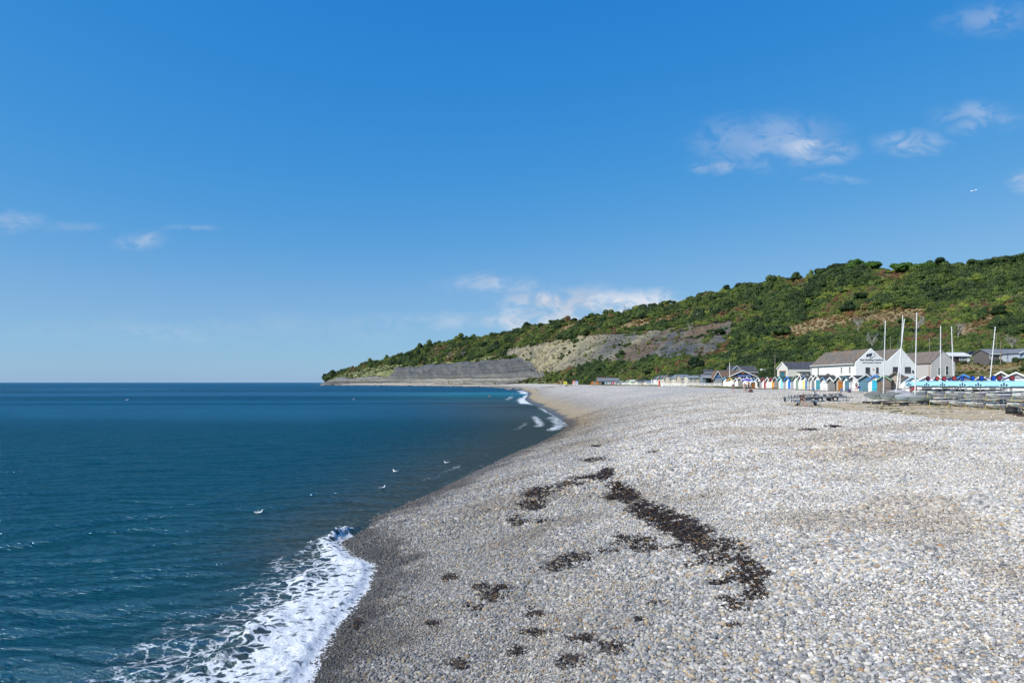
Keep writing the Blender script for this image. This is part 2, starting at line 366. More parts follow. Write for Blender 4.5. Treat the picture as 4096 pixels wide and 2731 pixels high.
# ------------------------------------------------------------------ sea
sx = np.concatenate([np.linspace(-700, -20, 60), np.linspace(-15, 620, 520)])
sdn = np.concatenate([np.geomspace(5, 70, 420), np.geomspace(70.6, 700, 260), np.geomspace(720, 60000, 80)])
PXs, Ds = np.meshgrid(sx, sdn); Xs = (PXs-CX)/FX*Ds; Ys = Ds
Ss = shore_s(Xs, Ys)
def waves(x, y):
    rs = random.Random(4); z = 0
    wx = x+(fbm(x/5., y/5., 2, 61)-.5)*3; wy = y+(fbm(x/6.+9, y/4., 2, 62)-.5)*3
    for L, A, n_ in ((5.5, .030, 3), (2.6, .020, 4), (1.3, .012, 5), (.7, .006, 5)):
        for k in range(n_):
            a = R(rs.gauss(-72, 22)); l = L*rs.uniform(.7, 1.35); ph = rs.uniform(0, 6.28)
            z = z+A*np.sin((wx*math.cos(a)+wy*math.sin(a))*6.283/l+ph)
    return z
fade = sstep(150, 40, Ds)*sstep(0, -3, Ss)
Zs = waves(Xs, Ys)*fade*.75
# broken surf: dense foam in the swash near the camera, ragged bands farther off
foam = np.zeros_like(Xs)
wn = (fbm(Xs/1.3, Ys/1.3, 4, 71)-.5)
w1 = np.interp(Ys, [4, 14, 20, 24, 27, 29.5, 31], [3.6, 3.5, 3.2, 2.9, 1.9, .7, 0])
wl_ = fbm(Xs/4., Ys/4., 3, 72)
foam = np.maximum(foam, (.62+.45*wl_)*sstep(-1.55, -.35, (Ss+wn*3.0)/np.maximum(w1, .05))*(Ys < 31)*1.0)
foam = np.maximum(foam, .50*sstep(-2.7, -1.0, (Ss+wn*3)/np.maximum(w1, .05))*(Ys < 31))
def band(y0, y1, off, wid, amp):
    e = sstep(y0, y0+(y1-y0)*.25, Ys)*sstep(y1, y1-(y1-y0)*.25, Ys)
    return amp*e*(.62+.38*sstep(.35, .6, fbm(Xs/(3+Ys/30.), Ys/(4+Ys/14.), 3, int(y0))))*np.exp(-((Ss+off+wn*wid*1.8)/wid)**2)
foam = np.maximum.reduce([foam, band(42, 64, .5, .9, .62), band(46, 60, 2.4, .5, .5), band(29, 42, .6, .4, .42), band(86, 205, .3, 1.0, .9), band(180, 420, .6, 1.6, .85), band(92, 150, 1.3, 1.6, 1.0), band(100, 150, 4.4, 1.1, .75), band(96, 125, 7, .9, .5),
    band(205, 340, 2.0, 2.0, 1.0), band(250, 360, 7.0, 2.0, .9), band(380, 620, 2.0, 4.0, .9), band(700, 1620, 1, 4, .62), band(31, 36, .9, .45, .6), .75*np.exp(-((Xs+7.75-(Ys-30.5)*.25)/.3)**2-((Ys-30.6)/1.7)**2)])
bub = fbm(Xs*2.2, Ys*2.2, 4, 75)
Zs = Zs+foam*(foam > .5)*(.05+.20*bub)*sstep(0, -.4, Ss)*(Ys < 60)
for (hx, hy, hh, ha) in ((-7.0, 18.6, .26, .5), (-7.3, 17.3, .3, .45), (-6.9, 24.2, .16, .7), (-7.9, 30.6, .34, 1.9)):
    r_ = ((Xs-hx-(Ys-hy)*.35)/.38)**2+((Ys-hy)/ha)**2
    Zs = Zs+hh*np.exp(-r_)*(1+.8*(bub-.5))
Zs = Zs+.05*sstep(-1.2, .2, Ss)*(Ys < 60)
me = mesh_np('sea', np.stack([Xs, Ys, Zs], -1).reshape(-1, 3), grid_faces(*Xs.shape), True)
fattr(me, 'foam', foam); fattr(me, 'shallow', np.exp(np.minimum(Ss, 0)/np.clip(Ys*.16, 4, 60))*(Ys < 500))
slick = sstep(.52, .62, fbm(Xs/240.+Ys/900, Ys/46., 3, 81))*sstep(90, 160, Ys)*sstep(1500, 500, Ys)
slick = np.maximum(slick, np.exp(-((Ys-255-Xs*.06)/26.)**2)*.95*sstep(120, -40, Xs+20))
fattr(me, 'slick', slick)
sea = bpy.data.objects.new('sea', me); C.objects.link(sea); tag(sea, kind='structure')
m, b, bs = new_mat('sea_water')
P = b.obj(); sxx, syy, _ = b.sep(P)
Pn = b.map(P, (1, 1, 1), (0, 0, R(12)))
n1 = b.noise(b.map(Pn, (.35, 1.1, 1)), 1.0, 6, .62, .3)
n2 = b.noise(b.map(Pn, (1.1, 2.6, 1)), 1.9, 5, .6)
n3 = b.noise(b.map(Pn, (.03, .11, 1)), 1.0, 5, .6)
far = b.smooth(syy, 60, 900)
n4 = b.noise(b.map(Pn, (.9, 3.4, 1)), .7, 3, .5, .8)
rid = b.m('SUBTRACT', 1.0, b.m('ABSOLUTE', b.m('MULTIPLY_ADD', n4, 2.0, -1.0)))
h = b.m('ADD', b.m('MULTIPLY', n1, .85), b.m('ADD', b.m('MULTIPLY', n2, .50), b.m('MULTIPLY', rid, .30)))
h = b.m('ADD', h, b.m('MULTIPLY', b.m('MULTIPLY', n3, far), 2.2))
amp = b.m('MULTIPLY', b.smooth(b.attr('slick'), 0, 1, 1.0, .45), b.smooth(syy, 20, 200, .62, .95))
b.put(bs.inputs['Normal'], b.bump(h, amp, 1.0))
deep = b.mix(b.smooth(syy, 20, 160), (.006, .058, .074), (.005, .070, .120))
deep = b.mix(b.m('MULTIPLY', b.smooth(b.noise(Pn, .05, 4, .6), .4, .7), .4), deep, (.003, .046, .076))
shal = b.mix(b.smooth(b.noise(P, 2.2, 5, .7), .40, .66), (.030, .052, .050), (.065, .075, .060))
teal = b.m('MULTIPLY', b.smooth(syy, 180, 420), b.smooth(b.attr('shallow'), .05, .6))
wc = b.mix(b.smooth(b.attr('shallow'), .10, .75), deep, shal)
wc = b.mix(teal, wc, (.012, .13, .16))
# foam lace
fa = b.attr('foam')
pw = b.noise(P, 1.6, 3, .6, col=True)
pv = b.add('ShaderNodeVectorMath', operation='ADD'); b.put(pv.inputs[0], b.map(P, (1.0, 1.25, 1))); b.put(pv.inputs[1], pw)
lace = b.m('SUBTRACT', 1.0, b.smooth(b.voro(pv.outputs[0], 2.1, 'Distance', 'DISTANCE_TO_EDGE'), .0, .30))
fn = b.noise(P, 2.6, 7, .72)
fnf = b.noise(P, .9, 6, .75)
tt = b.m('ADD', b.m('MULTIPLY', lace, .42), b.m('ADD', b.m('MULTIPLY', fn, .75), b.m('MULTIPLY', fnf, .35)))
msk = b.smooth(b.m('ADD', b.m('MULTIPLY', fa, 1.05), b.m('SUBTRACT', tt, 1.44)), -.08, .17)
msk = b.m('MULTIPLY', msk, b.smooth(fa, .02, .2))
b.put(bs.inputs['Base Color'], b.mix(msk, wc, (.70, .72, .74)))
BW = b.mix(msk, wc, (.70, .72, .74))
b.put(bs.inputs['Roughness'], b.m('ADD', b.smooth(syy, 30, 1500, .07, .22), b.m('MULTIPLY', msk, .6)))
bs.inputs['IOR'].default_value = 1.33
nrm_ = bs.inputs['Normal'].links[0].from_socket
df = b.add('ShaderNodeBsdfDiffuse'); b.put(df.inputs[0], BW); b.put(df.inputs['Normal'], b.mix(msk, nrm_, b.bump(fn, .7, .25)))
gl = b.add('ShaderNodeBsdfGlossy'); b.put(gl.inputs[0], (.50, .80, 1.0)); b.put(gl.inputs['Roughness'], b.smooth(syy, 20, 500, .10, .42)); b.put(gl.inputs['Normal'], nrm_)
fr = b.add('ShaderNodeFresnel'); fr.inputs[0].default_value = 1.33; b.put(fr.inputs['Normal'], nrm_)
fac = b.m('MULTIPLY', b.m('MINIMUM', b.m('MULTIPLY', fr.outputs[0], b.smooth(syy, 15, 120, .85, .5)), b.m('ADD', b.smooth(syy, 25, 220, .38, .27), b.m('MULTIPLY', b.attr('slick'), .16))), b.m('SUBTRACT', 1.0, b.m('MULTIPLY', msk, .95)))
mxs = b.add('ShaderNodeMixShader'); b.put(mxs.inputs[0], fac); b.link(df.outputs[0], mxs.inputs[1]); b.link(gl.outputs[0], mxs.inputs[2]); b.link(mxs.outputs[0], b.n['Material Output'].inputs[0]); b.n.remove(bs)
me.materials.append(m)
# ------------------------------------------------------------------ scattered stuff
def scatter(name, pts, scl, rot, idx, col, protos, label, cat):
    me = bpy.data.meshes.new(name); me.vertices.add(len(pts)); me.vertices.foreach_set('co', pts.astype(np.float32).ravel())
    for n_, a_, t_, f_ in (('scl', scl, 'FLOAT_VECTOR', 'vector'), ('rot', rot, 'FLOAT_VECTOR', 'vector'), ('idx', idx, 'INT', 'value')):
        at_ = me.attributes.new(n_, t_, 'POINT'); at_.data.foreach_set(f_, np.ascontiguousarray(a_).ravel())
    cattr(me, 'tint', col)
    o = bpy.data.objects.new(name, me); C.objects.link(o); tag(o, label, cat, kind='stuff')
    pc = bpy.data.collections.new(name+'_shapes')
    for p in protos: pc.objects.link(p)
    ng = bpy.data.node_groups.new(name, 'GeometryNodeTree')
    ng.interface.new_socket('Geometry', in_out='INPUT', socket_type='NodeSocketGeometry')
    ng.interface.new_socket('Geometry', in_out='OUTPUT', socket_type='NodeSocketGeometry')
    gb = NB(ng); gi = gb.add('NodeGroupInput'); go = gb.add('NodeGroupOutput')
    ip = gb.add('GeometryNodeInstanceOnPoints'); ci = gb.add('GeometryNodeCollectionInfo')
    ci.inputs['Collection'].default_value = pc; ci.inputs['Separate Children'].default_value = True; ci.inputs['Reset Children'].default_value = True
    def na(n_, t_):
        q = gb.add('GeometryNodeInputNamedAttribute', data_type=t_); q.inputs['Name'].default_value = n_
        return [s_ for s_ in q.outputs if s_.enabled and s_.name == 'Attribute'][0]
    gb.link(gi.outputs[0], ip.inputs['Points']); gb.link(ci.outputs[0], ip.inputs['Instance'])
    ip.inputs['Pick Instance'].default_value = True
    gb.link(na('idx', 'INT'), ip.inputs['Instance Index']); gb.link(na('rot', 'FLOAT_VECTOR'), ip.inputs['Rotation']); gb.link(na('scl', 'FLOAT_VECTOR'), ip.inputs['Scale'])
    gb.link(ip.outputs[0], go.inputs[0])
    md = o.modifiers.new('scatter', 'NODES'); md.node_group = ng
    return o

rng = np.random.default_rng(7)
def ico(sub):
    bm = bmesh.new(); bmesh.ops.create_icosphere(bm, subdivisions=sub, radius=1.0)
    v = np.array([q.co[:] for q in bm.verts]); f = np.array([[q.index for q in t.verts] for t in bm.faces]); bm.free(); return v, f
IV, IF = ico(2); IV3, IF3 = ico(3)

# ---- pebbles
m, b, bs = new_mat('pebble_stone')
tn = b.attr('tint', 'Color', 'INSTANCER'); P = b.obj()
n_ = b.noise(P, 1.6, 5, .7, .5)
c1 = b.mix(1.0, tn, b.ramp(n_, [(.3, (.72, .73, .75)), (.5, (1, 1, 1)), (.7, (1.22, 1.19, 1.14))]), 'MULTIPLY')
vein = b.smooth(b.voro(b.map(P, (1, 2.2, 1)), 1.3, 'Distance', 'DISTANCE_TO_EDGE'), .05, .0)
c1 = b.mix(b.m('MULTIPLY', vein, .35), c1, (.62, .61, .58))
b.put(bs.inputs['Base Color'], c1); bs.inputs['Roughness'].default_value = .78
b.put(bs.inputs['Roughness'], b.smooth(b.attr('tint', 'Alpha', 'INSTANCER'), 0, 1, .3, .8))
b.put(bs.inputs['Normal'], b.bump(n_, .25, .3))
M_PEB = m
peb = []
for k in range(9):
    q = IV.copy(); r_ = np.random.default_rng(k)
    for _ in range(5):                      # plane cuts worn smooth
        nn = r_.normal(size=3); nn /= np.linalg.norm(nn); dd = r_.uniform(.55, .85)
        e = q@nn-dd; q -= np.outer(np.maximum(e, 0)*.8, nn)
    q *= (1+.07*r_.normal(size=(len(q), 1)))
    q *= np.array([1.0, r_.uniform(.62, .92), r_.uniform(.42, .75)])
    me = mesh_np('pebble', q, IF, True); me.materials.append(m); peb.append(bpy.data.objects.new('pebble', me))
# sample in rings whose spacing grows with distance
PL = []
d = 5.6
while d < 128:
    sp = max(.068, .0027*d*(1+.2*(d > 30)))
    xr_ = .86*d+7*max(0, min(1, (70-d)/20)); x = np.linspace(-.80*d, xr_, int((.80*d+xr_)/sp))
    PL.append(np.stack([x+rng.uniform(-.5, .5, len(x))*sp, d+rng.uniform(-.55, .55, len(x))*sp, np.full(len(x), sp)], 1)); d += sp*.86
PL = np.concatenate(PL); s = shore_s(PL[:, 0], PL[:, 1])
keep = (s > -1.0); PL = PL[keep]; s = s[keep]
ppx = CX+FX*PL[:, 0]/PL[:, 1]
# seaweed mask in world coordinates
WEED = [(599,477.6,9,3.2),(585,478,16,1.6),(607,472,6,4),(617,486,8,4.5),(627,495.5,9,5.5),(612,497,8,4),(640,508,11,6),(651,514,11,7),(662,518,12,8),(682,521,14,5),(672,527,12,7),(686,534,10,7),(700,530,10,3.5),(699,541,11,8),
 (706,552,11,5),(722,545,14,5),(735,556,12,7),(716,562,14,5),(745,549,6,4),(752,566,9,7),(741,577,12,6),(757,583,6,4),(752,594,9,6),(738,606,12,5),(725,600,8,3),(719,583,10,2.5),(765,575,8,2),(594,460.3,13,2),(572,484.5,13,2.5),
 (543,490,15,3),(537,496,10,3),(533,505,10,4),(515,521,7,5),(541,521,14,1.8),(634,542,15,5),(645,549,12,4),(622,537,6,3),(607.7,551.5,9,2.2),(575,558,16,4),(560,566,14,6),(480,585,9,4),(491,595,11,6),(501,588,9,3),
 (534,614,8,5),(534,634,13,3),(580,638,11,3),(613,647,14,6),(472,607,7,4),(451,577,6,2.4),(457,664,9,5),(569,662,11,6),(518,652,7,4),(359,624,4,4),(435,623,7,3),(596,446,6,.8),(704,497,3,1.2),(653,452,4,.6),
 (690,566,9,2.5),(676,548,9,2.5),(588,640,7,2),(731,626,8,2),(640,618,5,2),(655,604,6,2),(835,427,6,1.2),(810,430,9,1.0)]
wz = ground_np(PL[:, 0], PL[:, 1])
prow = HZ-(wz-EYE)*FX/PL[:, 1]
def weed_w(px, row, x, y):
    wv = np.zeros(px.shape); jx = (fbm(x*2.3, y*2.3, 3, 301)-.5)*26*8/np.maximum(y, 4); jy = (fbm(x*2.3+7, y*2.3, 3, 302)-.5)*14*8/np.maximum(y, 4)
    for (a, c, rx, ry) in WEED: wv = np.maximum(wv, np.exp(-((px+jx-a)/(rx*1.2))**2-((row+jy-c)/(ry*1.08))**2))
    return wv*sstep(.33, .5, fbm(x*2.4+y*.8, y*4.2-x*1.2, 5, 303)+.04+.22*(y < 17))*sstep(.30, .46, fbm(x*7, y*9, 3, 304)+.08+.10*(y < 17))
ww = weed_w(ppx, prow, PL[:, 0], PL[:, 1])
sandm = masks(ppx, PL[:, 1])['sandp']
keep = (rng.random(len(PL)) > np.where(ww > .42, np.where(PL[:, 1] < 17, .6, .34), 0)) & (rng.random(len(PL)) > np.clip(sandm*1.6, 0, .99))
PL = PL[keep]; s = s[keep]; wz = wz[keep]; n = len(PL)
reg = fbm(PL[:, 0]/2.6, PL[:, 1]/2.6, 4, 401)              # patches of finer and coarser stones
fine_ = sstep(.50, .62, reg)*.36*(PL[:, 1] < 60)+.12*sstep(7, 3, s)*(PL[:, 1] < 40)
siz = PL[:, 2]*(.52+.26*np.abs(rng.normal(size=n))+.28*(rng.random(n) < .10))*(1-fine_)
siz = np.minimum(siz, np.interp(PL[:, 1], [25, 45, 128], [.15, .085, .075]))
siz *= np.interp(s, [0, 4, 8, 14, 30], [1.05, 1.15, 1.0, 1.12, 1.18])
PAL = np.array([(.58,.57,.55),(.47,.465,.46),(.36,.365,.375),(.24,.255,.275),(.15,.16,.175),(.40,.35,.275),(.47,.38,.25),(.50,.48,.43),(.34,.22,.11),(.60,.59,.57)])
up = sstep(5, 22, s)
pw0 = np.array([.06,.13,.22,.22,.14,.09,.05,.05,.02,.02]); pw1 = np.array([.22,.22,.17,.08,.02,.08,.05,.10,.01,.05])
cum0 = np.cumsum(pw0); cum1 = np.cumsum(pw1/pw1.sum())
r_ = rng.random(n); ci = np.where(rng.random(n) < up, np.searchsorted(cum1, r_), np.searchsorted(cum0, r_)); ci = np.clip(ci, 0, 9)
rg2 = fbm(PL[:, 0]/5.5+20, PL[:, 1]/4.0, 4, 405)[:, None]; rg3 = fbm(PL[:, 0]/1.6, PL[:, 1]/1.6, 3, 406)[:, None]
col = PAL[ci]*np.exp(.15*rng.normal(size=(n, 1)))*(1-sstep(.52, .66, rg2)*np.array([.20, .25, .31]))*(.86+.28*rg3)*np.array([1.0, .955, .89])
farb = sstep(60, 110, PL[:, 1])[:, None]
wt = (sstep(2.4, .8, s+(fbm(PL[:, 0]*.8, PL[:, 1]*.8, 3, 402)-.5)*3.4)*np.where(PL[:, 1] > 45, .8, 1))
gold_ = (sstep(8, 1, s)*sstep(60, 120, PL[:, 1]))[:, None]
lf = (.60+.40*sstep(2, 13, s+(reg-.5)*12))[:, None]; col = col*lf
col = col*(1-gold_)+gold_*col*np.array([1.0, .78, .48])
col = np.clip(col*(1-.72*wt[:, None]), .015, .8)
rot = np.stack([rng.normal(0, .28, n), rng.normal(0, .28, n), rng.uniform(0, 6.28, n)], 1)
pts = np.stack([PL[:, 0], PL[:, 1], wz+siz*rng.uniform(-.05, .35, n)*.8+.004], 1)
scl = np.stack([siz, siz, siz], 1)*rng.uniform(.85, 1.2, (n, 3))
print('pebbles', n)
ob = scatter('pebbles', pts, scl, rot, rng.integers(0, 9, n), col, peb, 'grey and cream shingle pebbles covering the whole beach', 'shingle')

# ---- seaweed: torn dark strips
cand = []
for (a, c, rx, ry) in WEED:
    # depth on the beach along this ray
    ds = np.geomspace(7, 200, 400); zz = ground_np((a-CX)/FX*ds, ds); rr = HZ-(zz-EYE)*FX/ds
    dd = float(np.interp(-c, -rr[::1], ds)) if False else float(ds[np.argmin(np.abs(rr-c))])
    dy = ry*dd*dd/(FX*(EYE-gz((a-CX)/FX*dd, dd))); dx = rx*dd/FX
    k = int(min(3600, max(80, 900*dx*dy*6*(12/dd)**.8*(1.8 if c > 570 else 1))))
    gx = (a-CX)/FX*dd+rng.normal(0, 1.2, k)*dx; gy = dd+rng.normal(0, 1.2, k)*dy
    cand.append(np.stack([gx, gy, np.full(k, dd)], 1))
cd = np.concatenate(cand); gzz = ground_np(cd[:, 0], cd[:, 1])
wv = weed_w(CX+FX*cd[:, 0]/cd[:, 1], HZ-(gzz-EYE)*FX/cd[:, 1], cd[:, 0], cd[:, 1])
kk = wv*(.35+1.3*rng.random(len(cd))**1.5) > .22; cd = cd[kk]; gzz = gzz[kk]; n = len(cd)
L = rng.uniform(.03, .11, n)*np.clip(cd[:, 2]/14, 1, 3); W = L*rng.uniform(.16, .42, n); ang = rng.uniform(0, 6.28, n); bend = rng.normal(0, .9, n)
vs = []; base = np.stack([cd[:, 0], cd[:, 1], gzz+.022+rng.uniform(0, .035, n)*np.clip(cd[:, 2]/14, 1, 2)], 1)
cur = base.copy(); a_ = ang.copy()
for k in range(4):
    wd = W*(1, 1.1, .8, .15)[k]; px2 = np.stack([-np.sin(a_)*wd/2, np.cos(a_)*wd/2, rng.uniform(-.3, .3, n)*wd], 1)
    vs += [cur-px2, cur+px2]
    cur = cur+np.stack([np.cos(a_)*L/3, np.sin(a_)*L/3, rng.normal(0, .07, n)*L], 1); a_ = a_+bend*.5
V = np.stack(vs, 1).reshape(-1, 3); f0 = np.array([[0, 1, 3, 2], [2, 3, 5, 4], [4, 5, 7, 6]])
F = (np.arange(n)[:, None, None]*8+f0[None]).reshape(-1, 4)
me = mesh_np('seaweed', V, F, False)
wc_ = np.where(rng.random((n, 1)) < .10, np.array([[.11, .055, .022]]), np.where(rng.random((n, 1)) < .04, np.array([[.26, .16, .05]]), np.array([[.030, .019, .010]])))*rng.uniform(.5, 1.6, (n, 1))
cattr(me, 'tone', np.repeat(wc_, 8, 0))
m, b, bs = new_mat('dried_seaweed'); b.put(bs.inputs['Base Color'], b.attr('tone', 'Color')); bs.inputs['Roughness'].default_value = .55
me.materials.append(m); o = bpy.data.objects.new('seaweed', me); C.objects.link(o)
tag(o, 'dark brown seaweed strewn in a long curved line over the shingle', 'seaweed', kind='stuff')
print('weed', n)

# ---- foliage
def leaf_mat(name, dark=.62):
    m, b, bs = new_mat(name); tn = b.attr('tint', 'Color', 'INSTANCER'); P = b.obj()
    n1 = b.noise(P, 3.2, 4, .7); n2 = b.noise(P, 14.0, 2, .6)
    c = b.mix(1.0, tn, b.ramp(n1, [(.32, (.72, .77, .76)), (.5, (1.02, 1.02, 1)), (.68, (1.35, 1.25, 1.0))]), 'MULTIPLY')
    c = b.mix(1.0, c, b.ramp(n2, [(.3, (.72, .74, .8)), (.7, (1.25, 1.2, 1.05))]), 'MULTIPLY')
    b.put(bs.inputs['Base Color'], c); bs.inputs['Roughness'].default_value = .62; bs.inputs['Specular IOR Level'].default_value = .3
    tr = b.add('ShaderNodeBsdfTranslucent'); b.put(tr.inputs[0], c)
    mx = b.add('ShaderNodeMixShader'); mx.inputs[0].default_value = .22; b.link(bs.outputs[0], mx.inputs[1]); b.link(tr.outputs[0], mx.inputs[2])
    b.link(mx.outputs[0], b.n['Material Output'].inputs[0]); return m
M_LEAF = leaf_mat('scrub_leaves')
def crown_mesh(name, seed, lobes=11, leaves=80, ls=.15, flat=.72, core=True, tall=0):
    """leaf clumps round several limb ends; unit half-width, base near z=0"""
    r_ = np.random.default_rng(seed); V = []; F = []; off = 0
    for k in range(lobes):
        a = r_.uniform(0, 6.28); rr = math.sqrt(r_.random())*.72; h = r_.uniform(.15, .95)*flat*(1.05-.6*rr)+tall*r_.uniform(0, 1)
        c = np.array([math.cos(a)*rr, math.sin(a)*rr, h]); R_ = r_.uniform(.25, .44)*(1 if k else 1.25)
        if core:
            q = IV*R_*.80*np.array([1, 1, .8])*(1+.10*r_.normal(size=(len(IV), 1)))+c
            V.append(q); F.append(IF+off); off += len(q)
        nl = int(leaves*(R_/.35)**2)
        nn = r_.normal(size=(nl, 3)); nn[:, 2] = np.abs(nn[:, 2])*.9+nn[:, 2]*.25; nn /= np.linalg.norm(nn, axis=1)[:, None]
        p = c+nn*R_*r_.uniform(.78, 1.18, (nl, 1))*np.array([1, 1, .85])
        t1 = np.cross(nn+r_.normal(0, .55, (nl, 3)), r_.normal(size=(nl, 3))); t1 /= np.linalg.norm(t1, axis=1)[:, None]
        t2 = np.cross(nn+r_.normal(0, .45, (nl, 3)), t1); t2 /= np.linalg.norm(t2, axis=1)[:, None]+1e-6
        s_ = ls*r_.uniform(.5, 1.25, (nl, 1))
        q = np.stack([p-t1*s_, p-t2*s_*.55, p+t1*s_, p+t2*s_*.6], 1).reshape(-1, 3)
        i = off+np.arange(nl)[:, None]*4
        V.append(q); F.append(np.concatenate([i+np.array([[0, 1, 2]]), i+np.array([[0, 2, 3]])])); off += len(q)
    me = mesh_np(name, np.concatenate(V), np.concatenate(F), False); me.materials.append(M_LEAF); return me
bushes = [bpy.data.objects.new('bush', crown_mesh('bush', 50+k, 7+k, 230, .088, (.55, .7, .45, .8, .6, .5, .9)[k], True)) for k in range(7)]
HP = []; d = 150.
while d < 1730:
    sz = 1.15+d*.0021; sp = sz*1.05
    n = int(1.55*d/sp); x = (np.linspace(-.30*d, 1.15*d, int(1.45*d/sp)))
    HP.append(np.stack([x+rng.uniform(-.5, .5, len(x))*sp, d+rng.uniform(-.6, .6, len(x))*sp, np.full(len(x), sz)], 1)); d += sp*(.8 if d < 700 else 1.1)
HP = np.concatenate(HP); px = CX+FX*HP[:, 0]/HP[:, 1]
_, st = hill_z(px, HP[:, 1]); k_ = (st > .04) & (st < 5.6) & (px > 322) & (px < 1250); HP = HP[k_]; px = px[k_]; st = st[k_]
mk = masks(px, HP[:, 1]); rk_ = mk['rock']; dr_ = mk['dry']
# room kept clear round the upper houses and cars
clr = (px > 938) & (px < 1100) & (HP[:, 1] > 176) & (HP[:, 1] < 236) & (st > .85) & (st < 2.1)
pr = rng.random(len(HP)); n1 = fbm(HP[:, 0]/30., HP[:, 1]/40., 4, 501); n2 = fbm(HP[:, 0]/11., HP[:, 1]/14., 3, 502); n3 = fbm(HP[:, 0]/70., HP[:, 1]/70., 3, 503)
lowband = ((px < 565) & (st > 2) & (st < 2.9)) | ((px < 408) & (st > 1) & (st < 3.6))
pk = np.where(rk_ > .5, np.where(px < 520, .006, np.where(n2 > .5, .26, .10)), np.where(dr_ > .5, .72, .93-.55*(n2 > .62)))*np.where(clr, .0, 1)*np.where((px > 755) & (px < 778) & (HP[:, 1] > 225) & (HP[:, 1] < 272), .15, 1)*np.where(lowband, .42, 1)
k_ = pr < pk; lowband = lowband[k_]; HP = HP[k_]; px = px[k_]; st = st[k_]; n1 = n1[k_]; n2 = n2[k_]; n3 = n3[k_]; dr_ = dr_[k_]; rk_ = rk_[k_]; n = len(HP)
z = ground_np(HP[:, 0], HP[:, 1])
woods = sstep(.45, .6, n1)                                       # taller wood against low scrub
big_ = sstep(2.2, 4.4, st+(n3-.5)*3)*.55+.2
sc_ = HP[:, 2]*(.65+.5*rng.random(n)+woods*(.6+big_*1.1)*(rng.random(n) < .6))
sc_ *= np.where((dr_ > .5) | (rk_ > .5), .40, 1)*np.where(lowband, .5, 1)*np.where(st < .5, .85, 1)*np.where((px > 925) & (st < 1.1), .42, 1)
low_ = sstep(.55, .42, n1)
PALG = np.array([(.022,.044,.016),(.034,.062,.018),(.052,.088,.022),(.078,.118,.028),(.120,.160,.030),(.085,.100,.045),(.130,.125,.055),(.13,.085,.045)])
u_ = np.clip(n2*1.2-.12+rng.normal(0, .15, n)+low_*.30-woods*.12, 0, .9965)
gi = np.searchsorted(np.array([.20, .38, .58, .76, .86, .955, .996]), u_)
col = PALG[gi]*(1+.12*rng.normal(size=(n, 1)))
col = np.where((dr_ > .5)[:, None], np.where(rng.random((n, 1)) < .4, np.array([.13, .075, .035]), np.array([.12, .115, .04]))*(1+.3*rng.normal(size=(n, 1))), col)*np.array([1.72, 1.58, 1.62])
pts = np.stack([HP[:, 0], HP[:, 1], z-.15*sc_], 1)
rot = np.stack([rng.normal(0, .1, n), rng.normal(0, .1, n), rng.uniform(0, 6.28, n)], 1)
scl = np.stack([sc_*rng.uniform(.8, 1.35, n), sc_*rng.uniform(.8, 1.35, n), sc_*np.exp(rng.normal(0, .26, n))], 1)
print('bushes', n)
scatter('hillside_scrub', pts, scl, rot, rng.integers(0, 7, n), np.clip(col, .008, .4), bushes, 'dense green scrub and woodland covering the slope above the beach', 'scrub')

# grass tufts on the back of the beach
gv = []; r_ = np.random.default_rng(3); k = 26
tuft = []
for q_ in range(3):
    a = r_.uniform(0, 6.28, k); l = r_.uniform(.5, 1, k); p = r_.normal(0, .35, (k, 3)); p[:, 2] = 0
    t_ = np.stack([np.cos(a), np.sin(a), a*0], 1); nrm_ = np.stack([-np.sin(a), np.cos(a), a*0], 1)*.09
    V = np.stack([p-nrm_, p+nrm_, p+t_*.25*l[:, None]+np.array([0, 0, 1.])*l[:, None]], 1).reshape(-1, 3)
    me = mesh_np('tuft', V, np.arange(3*k).reshape(-1, 3)); me.materials.append(M_LEAF); tuft.append(bpy.data.objects.new('tuft', me))
n = 26000; d = np.exp(rng.uniform(math.log(55), math.log(430), n)); px = rng.uniform(525, 1060, n)
mk = masks(px, d); g_ = mk['grass']; sd_ = mk['sandp']; pth = mk['path']; hl = mk['hill']
x = (px-CX)/FX*d; nz = fbm(x/2.2, d/.9, 3, 601); nz2 = fbm(x/9, d/9, 3, 602)
k_ = ((g_ > .5) & (pth < .4) & (nz2 > .40)) | ((sd_ > .6) & (nz > .66)) | (hl > .5)*(nz2 > .5)*(d < 240)
px = px[k_]; d = d[k_]; x = x[k_]; n = len(x); sd_ = sd_[k_]
z = ground_np(x, d); hh = np.where(sd_ > .15, .09, .30+.25*rng.random(n))
col = np.where((rng.random(n) < np.where(sd_ > .15, .05, .62))[:, None], np.array([.33, .26, .12]), np.array([.07, .10, .025]))*(1+.2*rng.normal(size=(n, 1)))
print('tufts', n)
scatter('grass', np.stack([x, d, z], 1), np.stack([hh*2.4, hh*2.4, hh], 1), np.stack([x*0, x*0, rng.uniform(0, 6.28, n)], 1), rng.integers(0, 3, n), np.clip(col, .01, .5), tuft, 'dry and green grass tufts along the back of the beach', 'grass')
